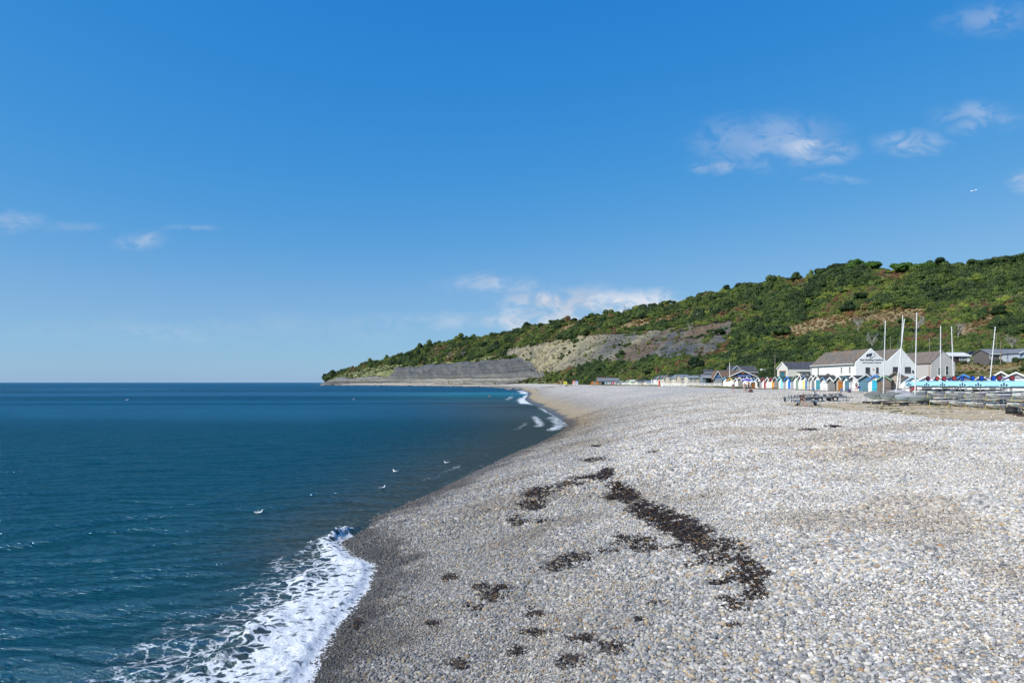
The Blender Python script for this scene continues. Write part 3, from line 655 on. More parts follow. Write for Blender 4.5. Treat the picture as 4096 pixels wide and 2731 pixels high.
# ------------------------------------------------------------------ object builders
MATS = {}
def pm(name, col, rough=.6, metal=0.0, var=.12, scale=3.0, bump=0.0, planks=None, dirt=0.0):
    if name in MATS: return MATS[name]
    m, b, bs = new_mat(name); P = b.obj()
    n = b.noise(P, scale, 4, .6)
    c = b.mix(1.0, (*col,), b.ramp(n, [(.3, (1-var,)*3), (.7, (1+var,)*3)]), 'MULTIPLY')
    if planks:
        ax, w = planks; co = b.sep(P)[ax]; fr = b.m('FRACT', b.m('MULTIPLY', co, 1.0/w))
        gap = b.smooth(b.m('ABSOLUTE', b.m('SUBTRACT', fr, .5)), .40, .48)
        cell = b.noise(b.m('FLOOR', b.m('MULTIPLY', co, 1.0/w)), 3.7, 0)
        c = b.mix(1.0, c, b.ramp(cell, [(.3, (.86,)*3), (.7, (1.12,)*3)]), 'MULTIPLY')
        c = b.mix(b.m('MULTIPLY', gap, .55), c, tuple(x*.25 for x in col))
    if dirt:
        c = b.mix(b.m('MULTIPLY', b.smooth(b.noise(P, .7, 5, .7), .5, .7), dirt), c, (.23, .20, .16))
    b.put(bs.inputs['Base Color'], c); bs.inputs['Roughness'].default_value = rough; bs.inputs['Metallic'].default_value = metal
    if bump: b.put(bs.inputs['Normal'], b.bump(b.noise(P, scale*4, 3, .6), bump, .05))
    MATS[name] = m; return m
def roof_mat(name, base, spot, amt=.4, sc=1.2):
    if name in MATS: return MATS[name]
    m, b, bs = new_mat(name); P = b.obj()
    x, y, z = b.sep(P)
    t = b.voro(b.map(P, (3.0, 3.0, 6.0)), 1.0)
    c = b.mix(1.0, (*base,), b.ramp(b.sep(t)[0], [(0, (.65,)*3), (1, (1.35,)*3)]), 'MULTIPLY')
    c = b.mix(b.m('MULTIPLY', b.smooth(b.noise(P, sc, 6, .7), .48, .62), amt), c, spot)
    b.put(bs.inputs['Base Color'], c); bs.inputs['Roughness'].default_value = .85
    MATS[name] = m; return m
WHITE = pm('white_paint', (.78, .77, .74), .55, var=.05); CREAM = pm('cream_paint', (.62, .57, .46), .6)
GLASS = pm('window_glass', (.03, .04, .05), .08); STEEL = pm('galvanised_steel', (.36, .38, .40), .45, .7); BLACK = pm('black_rubber', (.018, .018, .02), .75)
GREYW = pm('weathered_wood', (.20, .185, .165), .85, planks=(0, .16)); BROWN = pm('dark_brown_boards', (.060, .036, .030), .75, planks=(0, .18))
TIMBER = pm('old_timber', (.13, .10, .075), .9)

class MB:
    def __init__(s): s.v = []; s.f = []
    def add(s, vs, fs):
        o = len(s.v); s.v += [tuple(p) for p in vs]; s.f += [tuple(i+o for i in f) for f in fs]; return s
    def box(s, c, d, rz=0.0):
        x, y, z = (q/2 for q in d); co, si = math.cos(rz), math.sin(rz)
        vs = [(c[0]+a*x*co-b_*y*si, c[1]+a*x*si+b_*y*co, c[2]+e*z) for e in (-1, 1) for a, b_ in ((-1, -1), (1, -1), (1, 1), (-1, 1))]
        return s.add(vs, [(3, 2, 1, 0), (4, 5, 6, 7), (0, 1, 5, 4), (1, 2, 6, 5), (2, 3, 7, 6), (3, 0, 4, 7)])
    def bar(s, p, q, w, h=None, up=(0, 0, 1)):
        h = h or w; p = Vector(p); q = Vector(q); d = (q-p).normalized(); u = Vector(up)
        if abs(d.dot(u)) > .98: u = Vector((1, 0, 0))
        r = d.cross(u).normalized()*w/2; u = r.cross(d).normalized()*h/2
        vs = [e+a*r+b_*u for e in (p, q) for a, b_ in ((-1, -1), (1, -1), (1, 1), (-1, 1))]
        return s.add(vs, [(3, 2, 1, 0), (4, 5, 6, 7), (0, 1, 5, 4), (1, 2, 6, 5), (2, 3, 7, 6), (3, 0, 4, 7)])
    def tube(s, p, q, r, r2=None, n=8):
        r2 = r if r2 is None else r2; p = Vector(p); q = Vector(q); d = (q-p).normalized()
        u = d.orthogonal().normalized(); w_ = d.cross(u)
        vs = [e+(u*math.cos(6.2832*k/n)+w_*math.sin(6.2832*k/n))*rr for e, rr in ((p, r), (q, r2)) for k in range(n)]
        return s.add(vs, [tuple(range(n))[::-1], tuple(range(n, 2*n))]+[(k, (k+1) % n, n+(k+1) % n, n+k) for k in range(n)])
    def prism(s, poly, vec):
        n = len(poly); vec = Vector(vec); a = [Vector(p) for p in poly]
        return s.add(a+[p+vec for p in a], [tuple(range(n))[::-1], tuple(range(n, 2*n))]+[(k, (k+1) % n, n+(k+1) % n, n+k) for k in range(n)])
    def lathe(s, prof, c=(0, 0, 0), axis='z', n=14):
        vs = []; m_ = len(prof)
        for (r, h) in prof:
            for k in range(n):
                a = 6.2832*k/n; p = (r*math.cos(a), r*math.sin(a), h)
                if axis == 'x': p = (p[2], p[0], p[1])
                if axis == 'y': p = (p[0], p[2], p[1])
                vs.append((c[0]+p[0], c[1]+p[1], c[2]+p[2]))
        fs = [(i*n+k, i*n+(k+1) % n, (i+1)*n+(k+1) % n, (i+1)*n+k) for i in range(m_-1) for k in range(n)]
        return s.add(vs, fs+[tuple(range(n))[::-1], tuple(range((m_-1)*n, m_*n))])
    def loft(s, rings, close=False):
        n = len(rings[0]); vs = [p for r in rings for p in r]
        fs = []
        for i in range(len(rings)-1):
            for k in range(n if close else n-1): fs.append((i*n+k, i*n+(k+1) % n, (i+1)*n+(k+1) % n, (i+1)*n+k))
        return s.add(vs, fs)
    def build_each(s, name, mat, parent=None, smooth=False):
        # one object for every separate piece
        par = list(range(len(s.v)))
        def find(i):
            while par[i] != i: par[i] = par[par[i]]; i = par[i]
            return i
        for f in s.f:
            for i in f[1:]: par[find(i)] = find(f[0])
        groups = {}
        for f in s.f: groups.setdefault(find(f[0]), []).append(f)
        out = []
        for fs in groups.values():
            ids = sorted({i for f in fs for i in f}); mp = {i: k for k, i in enumerate(ids)}
            q = MB(); q.v = [s.v[i] for i in ids]; q.f = [tuple(mp[i] for i in f) for f in fs]; out.append(q.build(name, mat, parent, smooth))
        return out
    def build(s, name, mat, parent=None, smooth=False):
        me = bpy.data.meshes.new(name); me.from_pydata(s.v, [], s.f); me.update()
        bm = bmesh.new(); bm.from_mesh(me); bmesh.ops.recalc_face_normals(bm, faces=bm.faces); bm.to_mesh(me); bm.free()
        if smooth: me.polygons.foreach_set('use_smooth', [True]*len(me.polygons))
        me.materials.append(mat); o = bpy.data.objects.new(name, me); C.objects.link(o)
        if parent: o.parent = parent
        return o
def thing(name, label, cat, loc=(0, 0, 0), rz=0.0, group=None):
    o = bpy.data.objects.new(name, None); C.objects.link(o); o.location = loc; o.rotation_euler = (0, 0, rz); o.empty_display_size = .3
    tag(o, label, cat, group); return o
def dup(root, loc=None, rz=None, label=None):
    def cp(o, par):
        c = o.copy(); C.objects.link(c)
        if par: c.parent = par
        for ch in [q for q in kids.get(o.name, [])]: cp(ch, c)
        return c
    kids = {}
    def walk(o):
        kids[o.name] = list(o.children)
        for q in o.children: walk(q)
    walk(root); r = cp(root, None)
    if loc is not None: r.location = loc
    if rz is not None: r.rotation_euler = (0, 0, rz)
    if label: r['label'] = label
    return r
def hit(px, row, dmin=8, dmax=700):
    ds = np.geomspace(dmin, dmax, 1500); z = ground_np((px-CX)/FX*ds, ds); rr = HZ-(z-EYE)*FX/ds
    i = int(np.argmax(rr <= row)); d = float(ds[i]); return Vector(((px-CX)/FX*d, d, float(z[i])))
def mesh_text(txt, size, loc, mat, parent, name='lettering', rot=(math.pi/2, 0, 0), depth=.012, bold=0.0):
    cu = bpy.data.curves.new(name, 'FONT'); cu.body = txt; cu.size = size; cu.align_x = 'CENTER'; cu.align_y = 'CENTER'; cu.extrude = depth; cu.offset = bold
    t = bpy.data.objects.new(name, cu); me = bpy.data.meshes.new_from_object(t); bpy.data.objects.remove(t)
    me.materials.append(mat); o = bpy.data.objects.new(name, me); C.objects.link(o); o.parent = parent; o.location = loc; o.rotation_euler = rot; return o

# facade helpers; everything is in the thing's own space, front towards -Y
def window(T, c, face, w, h, nx=1, ny=1, fm=None, gm=None, name='window', sill=True, fw=.07):
    """window on a wall facing 'y-' or 'x-' or 'x+', centre c on the wall plane"""
    fm = fm or WHITE; gm = gm or GLASS
    ax = {'y-': (Vector((1, 0, 0)), Vector((0, -1, 0))), 'x-': (Vector((0, -1, 0)), Vector((-1, 0, 0))), 'x+': (Vector((0, 1, 0)), Vector((1, 0, 0)))}[face]
    r, n = ax; c = Vector(c); up = Vector((0, 0, 1)); b_ = MB(); o = n*.03
    for s_ in (-1, 1):
        b_.bar(c+r*s_*(w/2-fw/2)-up*h/2+o, c+r*s_*(w/2-fw/2)+up*h/2+o, .08, fw, up=r)
        b_.bar(c-r*(w/2-fw)+up*s_*(h/2-fw/2)+o, c+r*(w/2-fw)+up*s_*(h/2-fw/2)+o, .08, fw)
    for i in range(1, nx): b_.bar(c+r*(w*(i/nx-.5))-up*(h/2-fw)+o, c+r*(w*(i/nx-.5))+up*(h/2-fw)+o, .06, .045, up=r)
    for i in range(1, ny): b_.bar(c-r*(w/2-fw)+up*(h*(i/ny-.5))+o, c+r*(w/2-fw)+up*(h*(i/ny-.5))+o, .05, .04)
    f = b_.build(name, fm, T)
    g = MB(); q = c+n*.012
    g.prism([q-r*w*.48-up*h*.48, q+r*w*.48-up*h*.48, q+r*w*.48+up*h*.48, q-r*w*.48+up*h*.48], n*.006).build('pane', gm, f)
    if sill: MB().bar(c-r*(w/2+.06)-up*(h/2+.04)+n*.06, c+r*(w/2+.06)-up*(h/2+.04)+n*.06, .14, .06).build('sill', fm, f)
    return f
def gable_house(T, w, l, ze, za, wm, rm, ov=.3, th=.12, barge=None, bw=.22, x0=0.0, y0=0.0, zb=-1.0, name='wall', side_ov=None):
    """ridge along +Y, gable facing -Y; origin at the middle of the front foot"""
    so = ov if side_ov is None else side_ov
    k = (za-ze)/(w/2)
    MB().prism([(x0-w/2, y0, zb), (x0+w/2, y0, zb), (x0+w/2, y0, ze), (x0, y0, za), (x0-w/2, y0, ze)], (0, l, 0)).build(name, wm, T)
    a = w/2+so; z1 = ze-so*k
    MB().prism([(x0-a, y0-ov, z1+.02), (x0, y0-ov, za+.02), (x0+a, y0-ov, z1+.02), (x0+a, y0-ov, z1+.02+th), (x0, y0-ov, za+.02+th*1.2), (x0-a, y0-ov, z1+.02+th)], (0, l+2*ov, 0)).build('roof', rm, T)
    if barge:
        m_ = MB()
        for s_ in (-1, 1):
            e = s_*a*1.02
            m_.prism([(x0+e, y0-ov-.06, z1-bw*.55), (x0, y0-ov-.06, za-bw*.55), (x0, y0-ov-.06, za+th+.09), (x0+e, y0-ov-.06, z1+th+.06)], (0, .05, 0))
        m_.build('bargeboard', barge, T)

# ------------------------------------------------------------------ beach huts
def paint(name, c): return pm('paint_'+name, c, .5, var=.10, scale=6)
HC = dict(white=(.76, .755, .73), sky=(.10, .42, .62), red=(.38, .05, .05), yellow=(.72, .50, .05), blue=(.06, .24, .62), slate=(.13, .23, .38), sage=(.25, .34, .26), aqua=(.25, .66, .70),
          teal=(.06, .28, .34), bright=(.01, .20, .66), grey=(.22, .21, .20), cyan=(.02, .42, .58), orange=(.75, .30, .02), rust=(.38, .14, .02), petrol=(.09, .20, .26), brown=(.16, .12, .09),
          tan=(.42, .36, .29), paleblue=(.42, .60, .80), darkred=(.26, .04, .05), silver=(.45, .47, .46), khaki=(.20, .21, .17), lemon=(.80, .68, .04), green=(.22, .38, .24))
RF = [roof_mat('hut_roof_felt', (.045, .050, .047), (.09, .09, .08), .5), roof_mat('hut_roof_lichen', (.07, .062, .05), (.16, .12, .06), .5), roof_mat('hut_roof_green', (.04, .06, .05), (.08, .09, .08), .4),
      roof_mat('hut_roof_rusty', (.06, .05, .04), (.24, .10, .03), .45)]
HUTS = [  # px, depth, width, height, depth of hut, board, door, wall, roof, label
 (725.6, 196, 2.3, 2.7, 3.2, 'sky', 'white', 'white', 0, 'white beach hut with sky blue gable boards at the clubhouse end of the row'),
 (729.0, 194, 2.0, 2.3, 3.0, 'red', 'white', 'white', 0, 'white beach hut with red gable boards squeezed behind the yellow gabled one'),
 (731.3, 189, 2.4, 2.5, 3.2, 'yellow', 'white', 'white', 2, 'white beach hut with yellow gable boards'),
 (737.0, 182, 1.9, 2.3, 3.0, 'white', 'white', 'white', 0, 'low all white beach hut beside the yellow gabled one'),
 (740.6, 176, 2.1, 2.5, 3.0, 'white', 'grey', 'grey', 0, 'beach hut with grey door under white gable boards behind the standing couple'),
 (744.8, 173, 1.6, 2.2, 2.6, 'white', 'white', 'white', 0, 'small white beach hut behind the purple parasol'),
 (748.2, 170, 2.1, 2.6, 2.8, 'white', 'rust', 'white', 0, 'white beach hut with an orange brown door behind the purple parasol'),
 (752.0, 167, 1.7, 2.4, 2.6, 'white', 'white', 'white', 0, 'white beach hut just past the pale parasol'),
 (755.4, 164, 1.8, 2.4, 2.6, 'slate', 'white', 'white', 0, 'white beach hut with slate blue boards between white gabled ones'),
 (759.2, 161, 1.9, 2.5, 2.6, 'white', 'grey', 'white', 0, 'white beach hut with a dark barred window in its front'),
 (764.2, 158, 1.9, 2.4, 2.8, 'red', 'red', 'white', 0, 'white beach hut with a dark red door and red gable boards'),
 (768.6, 156, 1.8, 2.5, 2.8, 'white', 'white', 'white', 1, 'white beach hut between the red door and the orange door'),
 (772.3, 153, 1.8, 2.3, 2.8, 'red', 'orange', 'white', 1, 'white beach hut with an orange door under red gable boards'),
 (776.4, 151, 1.9, 2.5, 2.9, 'silver', 'grey', 'grey', 0, 'beach hut with weathered grey boards beside the orange doored one'),
 (781.0, 148, 1.9, 2.4, 3.2, 'aqua', 'aqua', 'white', 2, 'white beach hut with a pale aqua door and gable'),
 (788.4, 145, 2.0, 2.45, 3.4, 'bright', 'bright', 'white', 2, 'white beach hut with a vivid blue door and gable'),
 (796.2, 141, 2.0, 2.7, 3.0, 'sage', 'sage', 'white', 0, 'white beach hut with a sage green door and gable'),
 (801.2, 139, 1.8, 2.75, 2.8, 'white', 'white', 'white', 0, 'white beach hut between the sage green one and the yellow striped one'),
 (805.4, 136, 1.9, 2.7, 3.2, 'slate', 'slate', 'white', 1, 'white beach hut with a dusty blue door beside a yellow strip'),
 (812.9, 134, 1.8, 2.6, 3.0, 'white', 'grey', 'white', 0, 'white beach hut with a dark weathered wooden door'),
 (817.6, 132, 2.1, 2.75, 3.2, 'white', 'teal', 'white', 1, 'beach hut with a wide teal door under white boards'),
 (824.2, 130, 2.0, 2.45, 3.0, 'slate', 'white', 'white', 0, 'white beach hut with a white door and slate blue gable'),
 (831.4, 128, 2.2, 2.35, 2.8, 'white', 'grey', 'grey', 2, 'low beach hut of bare grey planks with white boards'),
 (840.0, 125, 2.1, 2.7, 3.0, 'white', 'rust', 'tan', 1, 'beach hut with a rust orange plank door'),
 (846.6, 123, 2.0, 2.7, 3.0, 'petrol', 'petrol', 'white', 0, 'white beach hut with a petrol blue door and gable'),
 (853.4, 122, 2.2, 2.65, 3.0, 'white', 'white', 'white', 0, 'all white beach hut behind the walking woman'),
 (861.0, 124, 1.3, 2.2, 2.4, 'white', 'teal', 'white', 0, 'narrow white beach hut with a sea green door'),
 (866.4, 119, 2.4, 2.85, 3.6, 'silver', 'petrol', 'petrol', 3, 'tall grey blue beach hut with a rusty streaked roof'),
 (875.0, 118, 2.2, 2.75, 3.0, 'blue', 'cyan', 'white', 2, 'white beach hut with bright turquoise louvred doors and blue gable'),
 (884.0, 117, 2.2, 2.7, 3.2, 'green', 'brown', 'brown', 0, 'brown plank beach hut with pale green gable boards'),
 (895.0, 118, 2.7, 3.3, 4.6, 'brown', 'tan', 'tan', 2, 'tallest tan plank beach hut with a long green roof'),
 (905.5, 115, 1.7, 2.6, 3.0, 'brown', 'white', 'white', 0, 'white beach hut under brown gable boards beside the tall tan one'),
 (912.5, 113, 2.0, 2.6, 3.0, 'paleblue', 'darkred', 'white', 0, 'white beach hut with dark red door and pale blue gable'),
 (925.3, 111, 2.4, 2.6, 3.0, 'white', 'grey', 'white', 2, 'white beach hut seen over the sailing masts past the pale blue gable'),
 (938.5, 110, 2.6, 2.7, 3.4, 'white', 'white', 'white', 3, 'white gabled beach hut behind the red trolley wheels'),
 (950.5, 109, 2.3, 2.7, 3.4, 'khaki', 'tan', 'khaki', 3, 'khaki beach hut with a mossy roof behind the boat rack'),
 (964.0, 107, 3.2, 3.0, 4.0, 'blue', 'white', 'grey', 0, 'wide grey beach hut with dark blue gable boards'),
 (981.5, 105, 2.5, 2.7, 3.6, 'white', 'white', 'khaki', 0, 'beach hut with a steep white gable before the wide pair'),
 (1001.0, 103, 2.9, 3.3, 3.8, 'white', 'white', 'grey', 0, 'grey beach hut with bold white gable, first of the wide pair'),
 (1016.0, 102, 3.4, 3.2, 3.8, 'white', 'white', 'silver', 3, 'grey beach hut with bold white gable at the far end behind the rack'),
]
for (px, d, w_, h_, l_, bc, dc, wc_, rf, lab) in HUTS:
    if px < 850: n = Vector((-.985, -.17, 0))
    else:
        t = min(1, (px-850)/14); n = Vector((-.95*(1-t)-.58*t, -.3*(1-t)-.815*t, 0)).normalized()
    if px < 747: n = Vector((-.93, -.37, 0))
    p = at(px, d); T = thing('beach_hut', lab, 'beach hut', (p.x, p.y, p.z+.16), math.atan2(n.x, -n.y), 'beach huts in a row behind the shingle')
    ze = h_*.72; w = w_*.96
    wm = {'white': WHITE}.get(wc_) or pm('hut_boards_'+wc_, HC[wc_], .8, planks=(0, .15))
    if wc_ == 'white' and random.Random(int(px)).random() < .6: wm = pm('white_weatherboard', (.74, .735, .70), .6, planks=(2, .17), var=.06)
    gable_house(T, w, l_, ze, h_, wm, RF[rf], ov=.32, th=.07, barge=paint(bc, HC[bc]), bw=.16, side_ov=.12, zb=-.12)
    dm = pm('door_boards_'+dc, HC[dc], .6, planks=(0, .14))
    dw = w*(.42 if px < 810 else .60); dx = w*.18 if px < 810 else w*.08
    dr = MB().box((dx, -.03, ze*.49), (dw, .05, ze*.95)).build('door', dm, T)
    MB().box((dx-dw*.32, -.065, ze*.5), (.05, .03, .16)).build('handle', BLACK, dr)
    if px > 800: MB().box((dx, -.06, ze*.78), (dw*.8, .012, .05)).box((dx, -.06, ze*.2), (dw*.8, .012, .05)).build_each('hinge', BLACK if dc not in ('grey', 'brown') else STEEL, dr)
    if px == 805.4: MB().box((-w*.28, -.03, ze*.46), (w*.2, .05, ze*.9)).build('side_door', paint('lemon', HC['lemon']), T)
    if px == 759.2: window(T, (-w*.2, -.005, ze*.55), 'y-', .7, 1.3, 2, 3, fm=BLACK, sill=False)
    MB().box((0, l_/2-.1, -.14), (w+.1, l_+.5, .10)).build('floor_deck', TIMBER, T)
# sleeper wall the huts stand on
for (a, c, lab) in (((757, 163.5), (812, 133.0), 'long low timber edging under the red to blue doored huts'), ((812, 132.2), (856, 120.3), 'low timber edging under the teal and rust doored huts'), ((856, 120), (925, 109.4), 'low timber edging beneath the grey blue and turquoise huts')):
    p = at(*a); q = at(*c); off = Vector((-.42, -.12, 0)) if a[0] < 850 else Vector((-.3, -.5, 0))
    T = tag(MB().bar(p+off+Vector((0, 0, .0)), q+off, .22, .34).bar(p+off*1.5+Vector((0, 0, -.1)), q+off*1.5+Vector((0, 0, -.1)), .3, .2).build('timber_edging', TIMBER), lab, 'edging')

# ------------------------------------------------------------------ the white twin gabled workshop with lettering
ROOFO = roof_mat('slate_roof_lichen', (.135, .115, .095), (.34, .19, .06), .25, .5); SLATE = roof_mat('dark_slate', (.055, .06, .07), (.08, .08, .09), .4)
RENDER = pm('white_render', (.80, .80, .78), .7, var=.04, scale=1.5, bump=.15, dirt=.10)
INK = pm('dark_blue_ink', (.03, .045, .08), .5)
g0 = gz(80, 150); Zb = 5.5
T = thing('workshop', 'large white twin gabled boat workshop with lettering and a logo on its front gable', 'building', (78.9, 150, Zb))
MB().prism([(-3.4, 0, -1), (9.6, 0, -1), (9.6, 0, 5.5), (6.6, 0, 9.0), (3.75, 0, 6.35), (3.0, 0, 6.35), (0, 0, 9.0), (-3.4, 0, 5.9)], (0, .35, 0)).build('front_gable', RENDER, T)
MB().prism([(-3.4, .35, -1), (9.6, .35, -1), (9.6, .35, 5.4), (6.6, .35, 8.8), (3.4, .35, 6.0), (0, .35, 8.8), (-3.4, .35, 5.8)], (0, 21.6, 0)).build('wall', RENDER, T)
m_ = MB()
for (xa, za_, xb, zb_) in ((-3.75, 5.62, 0, 8.86), (3.4, 6.06, 0, 8.86), (3.4, 6.06, 6.6, 8.86), (9.9, 5.1, 6.6, 8.86)):
    m_.prism([(xa, .36, za_), (xb, .36, zb_), (xb, .36, zb_+.12), (xa, .36, za_+.12)], (0, 21.9, 0))
m_.build('roof', ROOFO, T)
MB().tube((-3.82, .3, 5.62), (-3.82, 22.2, 5.62), .09).tube((-3.7, 21.9, 5.6), (-3.52, 21.9, -.5), .05).build('gutter', WHITE, T)
for (x, z, w, h, nx) in ((-2.25+1.6-.15, 4.2, .95, 1.25, 4), (1.55-.25, 4.2, .5, 1.25, 2), (5.35, 4.3, 1.3, 1.25, 6), (8.0, 4.3, 1.3, 1.25, 6)):
    f = window(T, (x, 0, z), 'y-', w, h, nx, 1, fm=pm('window_bars', (.10, .10, .11), .5))
for (y, z, w, h, ny) in ((2.6, 4.35, .9, 1.4, 2), (6.4, 4.35, .9, 1.4, 2), (18.2, 4.15, .9, 2.2, 4)):
    window(T, (-3.4, y, z), 'x-', w, h, 2, ny)
arc = [(-3.42, 12.6+1.5*math.cos(a), 2.0+1.25*math.sin(a)) for a in np.linspace(0, math.pi, 12)]
dr = MB().prism([(-3.42, 14.1, -.5)]+arc+[(-3.42, 11.1, -.5)], (-.03, 0, 0)).build('arched_door', pm('arch_door', (.06, .14, .20), .4), T)
hood = MB()
for a, c in zip(arc[:-1], arc[1:]): hood.bar((-3.7, a[1], a[2]+.1), (-3.7, c[1], c[2]+.1), .6, .1, up=(1, 0, 0))
hood.build('arch_hood', pm('arch_hood_wood', (.14, .12, .12), .8), dr)  # arch hood in one even dark grey-brown
mesh_text('Boat Building Academy', .56, (.12, -.02, 6.47), INK, T, 'lettering', bold=.008)
mesh_text('and Furniture School', .48, (.12, -.02, 5.86), INK, T, 'lettering', bold=.004)
lg = MB(); q = [(-1.0, 7.15), (-.95, 7.68), (.35, 7.98), (.1, 7.25), (-.2, 7.05), (-.25, 7.3), (-.55, 7.32), (-.62, 7.12)]
lg.prism([(x-.12, -.02, z) for x, z in q], (0, -.02, 0)).prism([(x-.12, -.02, z) for x, z in ((.55, 7.85), (.95, 7.9), (.78, 7.68))], (0, -.02, 0))
top = [(-.6+.19*k, 7.08-.16*math.sin((k-1)*.62)+.05*max(0, k-4)) for k in range(11)]
lg.prism([(x-.12, -.02, z) for x, z in top]+[(x-.12, -.02, z-.11*math.sin(math.pi*(k+.3)/11)) for k, (x, z) in reversed(list(enumerate(top)))], (0, -.02, 0))
lg.build('logo', INK, T)
MB().lathe([(.14, 0), (.16, -.02), (.06, -.2)], (.35, -.02, 4.5), 'y').build('wall_lamp', pm('orange_disc', (.65, .33, .12), .5), T)
MB().box((9.1, -.08, 3.9), (.25, .16, .55)).build('alarm_box', BLACK, T)
MB().box((-3.0, -.03, 2.2), (.9, .05, .8)).build('notice', pm('notice_blue', (.35, .45, .60), .5), T)
# slate roofed workshop with the teal roller door, gable towards the sea
T = thing('slate_roofed_workshop', 'small white workshop with dark slate roof and tall teal roller door', 'building', (71.9, 181.6, 5.4), R(-90), None)
gable_house(T, 7.3, 13, 5.2, 6.9, pm('cream_render', (.66, .64, .58), .7, var=.05, dirt=.1), SLATE, ov=.12, barge=WHITE, bw=.2, side_ov=.12, zb=-1)
dd = MB().box((.3, -.04, 1.8), (3.4, .06, 5.4)).build('roller_door', pm('teal_door', (.03, .14, .19), .45, planks=(2, .22)), T)
MB().box((.3, -.1, 4.62), (4.2, .2, .25)).box((2.15, -.08, 1.9), (.22, .14, 5.2)).box((-1.55, -.08, 1.9), (.28, .14, 5.2)).build('door_frame', pm('rusty_frame', (.36, .17, .10), .8, var=.3), dd)
MB().bar((0, -.1, 6.98), (0, 13, 6.98), .25, .14).build('ridge_tiles', pm('orange_ridge', (.42, .16, .06), .8), T)
T = thing('annex', 'small white flat roofed annex joined to the slate roofed workshop', 'building', (77.0, 176.6, 5.4))
MB().prism([(-2.6, 0, -1), (-.3, 0, -1), (-.3, 0, 4.3), (-2.6, 0, 4.3)], (0, 1.4, 0)).build('wall', pm('cream_render', (0, 0, 0)), T)
MB().box((-1.2, .6, 4.38), (3.4, 1.9, .14)).build('roof', pm('grey_flat_roof', (.25, .25, .25), .8), T)
window(T, (-1.5, 0, 3.3), 'y-', 1.1, 1.3, 3, 1)
MB().box((-.29, .7, 3.3), (.04, .7, 1.2)).build('side_window', pm('dark_red_frame', (.20, .03, .05), .5), T)

# cream and grey pebble dashed house beside it
T = thing('roughcast_house', 'cream and grey roughcast house with brown tiled roof and a solar panel', 'building', (101.0, 160, 5.6))
gable_house(T, 5.6, 17, 6.0, 8.7, pm('roughcast', (.52, .50, .47), .9, var=.07, scale=9, bump=.4), roof_mat('brown_tiles', (.15, .12, .10), (.22, .18, .13), .5), ov=.05, side_ov=.2, zb=-1)
window(T, (.9, 0, 4.2), 'y-', .75, 2.2, 1, 2); window(T, (-.8, 0, 4.0), 'y-', .9, 1.9, 1, 1); window(T, (-2.8, 6.5, 4.2), 'x-', 1.2, 2.4, 2, 2); window(T, (-2.8, 14, 4.2), 'x-', .9, 2.2, 1, 2, fm=BLACK)
k = 2.7/2.8
MB().prism([(-2.5, 12.5, 6.0+.3*k+.25), (-1.0, 12.5, 6.0+1.8*k+.25), (-1.0, 16.2, 6.0+1.8*k+.25), (-2.5, 16.2, 6.0+.3*k+.25)], (-.05, 0, .05)).build('solar_panel', pm('solar_blue', (.012, .02, .07), .15), T)
MB().tube((-2.85, .7, 6.0), (-2.85, .7, -.5), .06).build('drainpipe', pm('drainpipe_red', (.30, .10, .07), .6), T)
MB().tube((0, 1, 8.7), (0, 1, 9.0), .18).build('chimney_pot', WHITE, T)

# chalets on the terrace above the huts
def chalet(px0, px1, d, row_b, row_e, row_t, lab, wall, roof, wins=(), depth=6, name='chalet', ridge='x', gb=None, doors=(), roofth=.14):
    x0 = (px0-CX)/FX*d; x1 = (px1-CX)/FX*d; zb = EYE+(HZ-row_b)*d/FX; ze = EYE+(HZ-row_e)*d/FX-zb; zt = EYE+(HZ-row_t)*d/FX-zb; w = x1-x0
    T = thing(name, lab, 'chalet', ((x0+x1)/2, d, zb))
    if ridge == 'y': gable_house(T, w, depth, ze, zt, wall, roof, ov=.3, barge=gb or WHITE, bw=.2, zb=-2.5)
    else:
        MB().prism([(-w/2, 0, -2.5), (-w/2, depth, -2.5), (-w/2, depth, ze), (-w/2, depth/2, zt), (-w/2, 0, ze)], (w, 0, 0)).build('wall', wall, T)
        kk = (zt-ze)/(depth/2)
        MB().prism([(-w/2-.3, -.35, ze-.35*kk+.02), (-w/2-.3, depth/2, zt+.02), (-w/2-.3, depth+.35, ze-.35*kk+.02), (-w/2-.3, depth+.35, ze-.35*kk+.02+roofth), (-w/2-.3, depth/2, zt+.02+roofth), (-w/2-.3, -.35, ze-.35*kk+.02+roofth)], (w+.6, 0, 0)).build('roof', roof, T)
        MB().bar((-w/2-.28, -.38, ze-.3*kk+.03), (w/2+.28, -.38, ze-.3*kk+.03), .05, .18).build('fascia', gb or WHITE, T)
    for (fx, zc, ww_, hh_, nx) in wins: window(T, (fx*w/2, 0, zc*ze), 'y-', ww_, hh_, nx, 1, sill=False, gm=PALEGLASS)
    for (fx, ww_, hh_, dm) in doors: MB().box((fx*w/2, -.03, hh_/2), (ww_, .06, hh_)).build('door', dm, T)
    return T
PALEGLASS = pm('curtained_glass', (.30, .33, .34), .15, var=.3, scale=1.5)
FELT = pm('grey_felt_roof', (.16, .17, .19), .85, var=.15); BOARDG = pm('grey_brown_boards', (.12, .105, .10), .85, planks=(2, .22)); TAN = pm('beige_panel', (.50, .44, .36), .6, var=.05)
chalet(944, 970, 186, 362.2, 355.4, 352.0, 'dark brown timber chalet with a white roof above the grassy bank', BROWN, pm('white_roof', (.60, .60, .56), .7), [(.45, .62, 2.0, 1.2, 3)], ridge='x', doors=((-.52, .9, 2.0, WHITE), (.88, .7, 1.9, WHITE)))
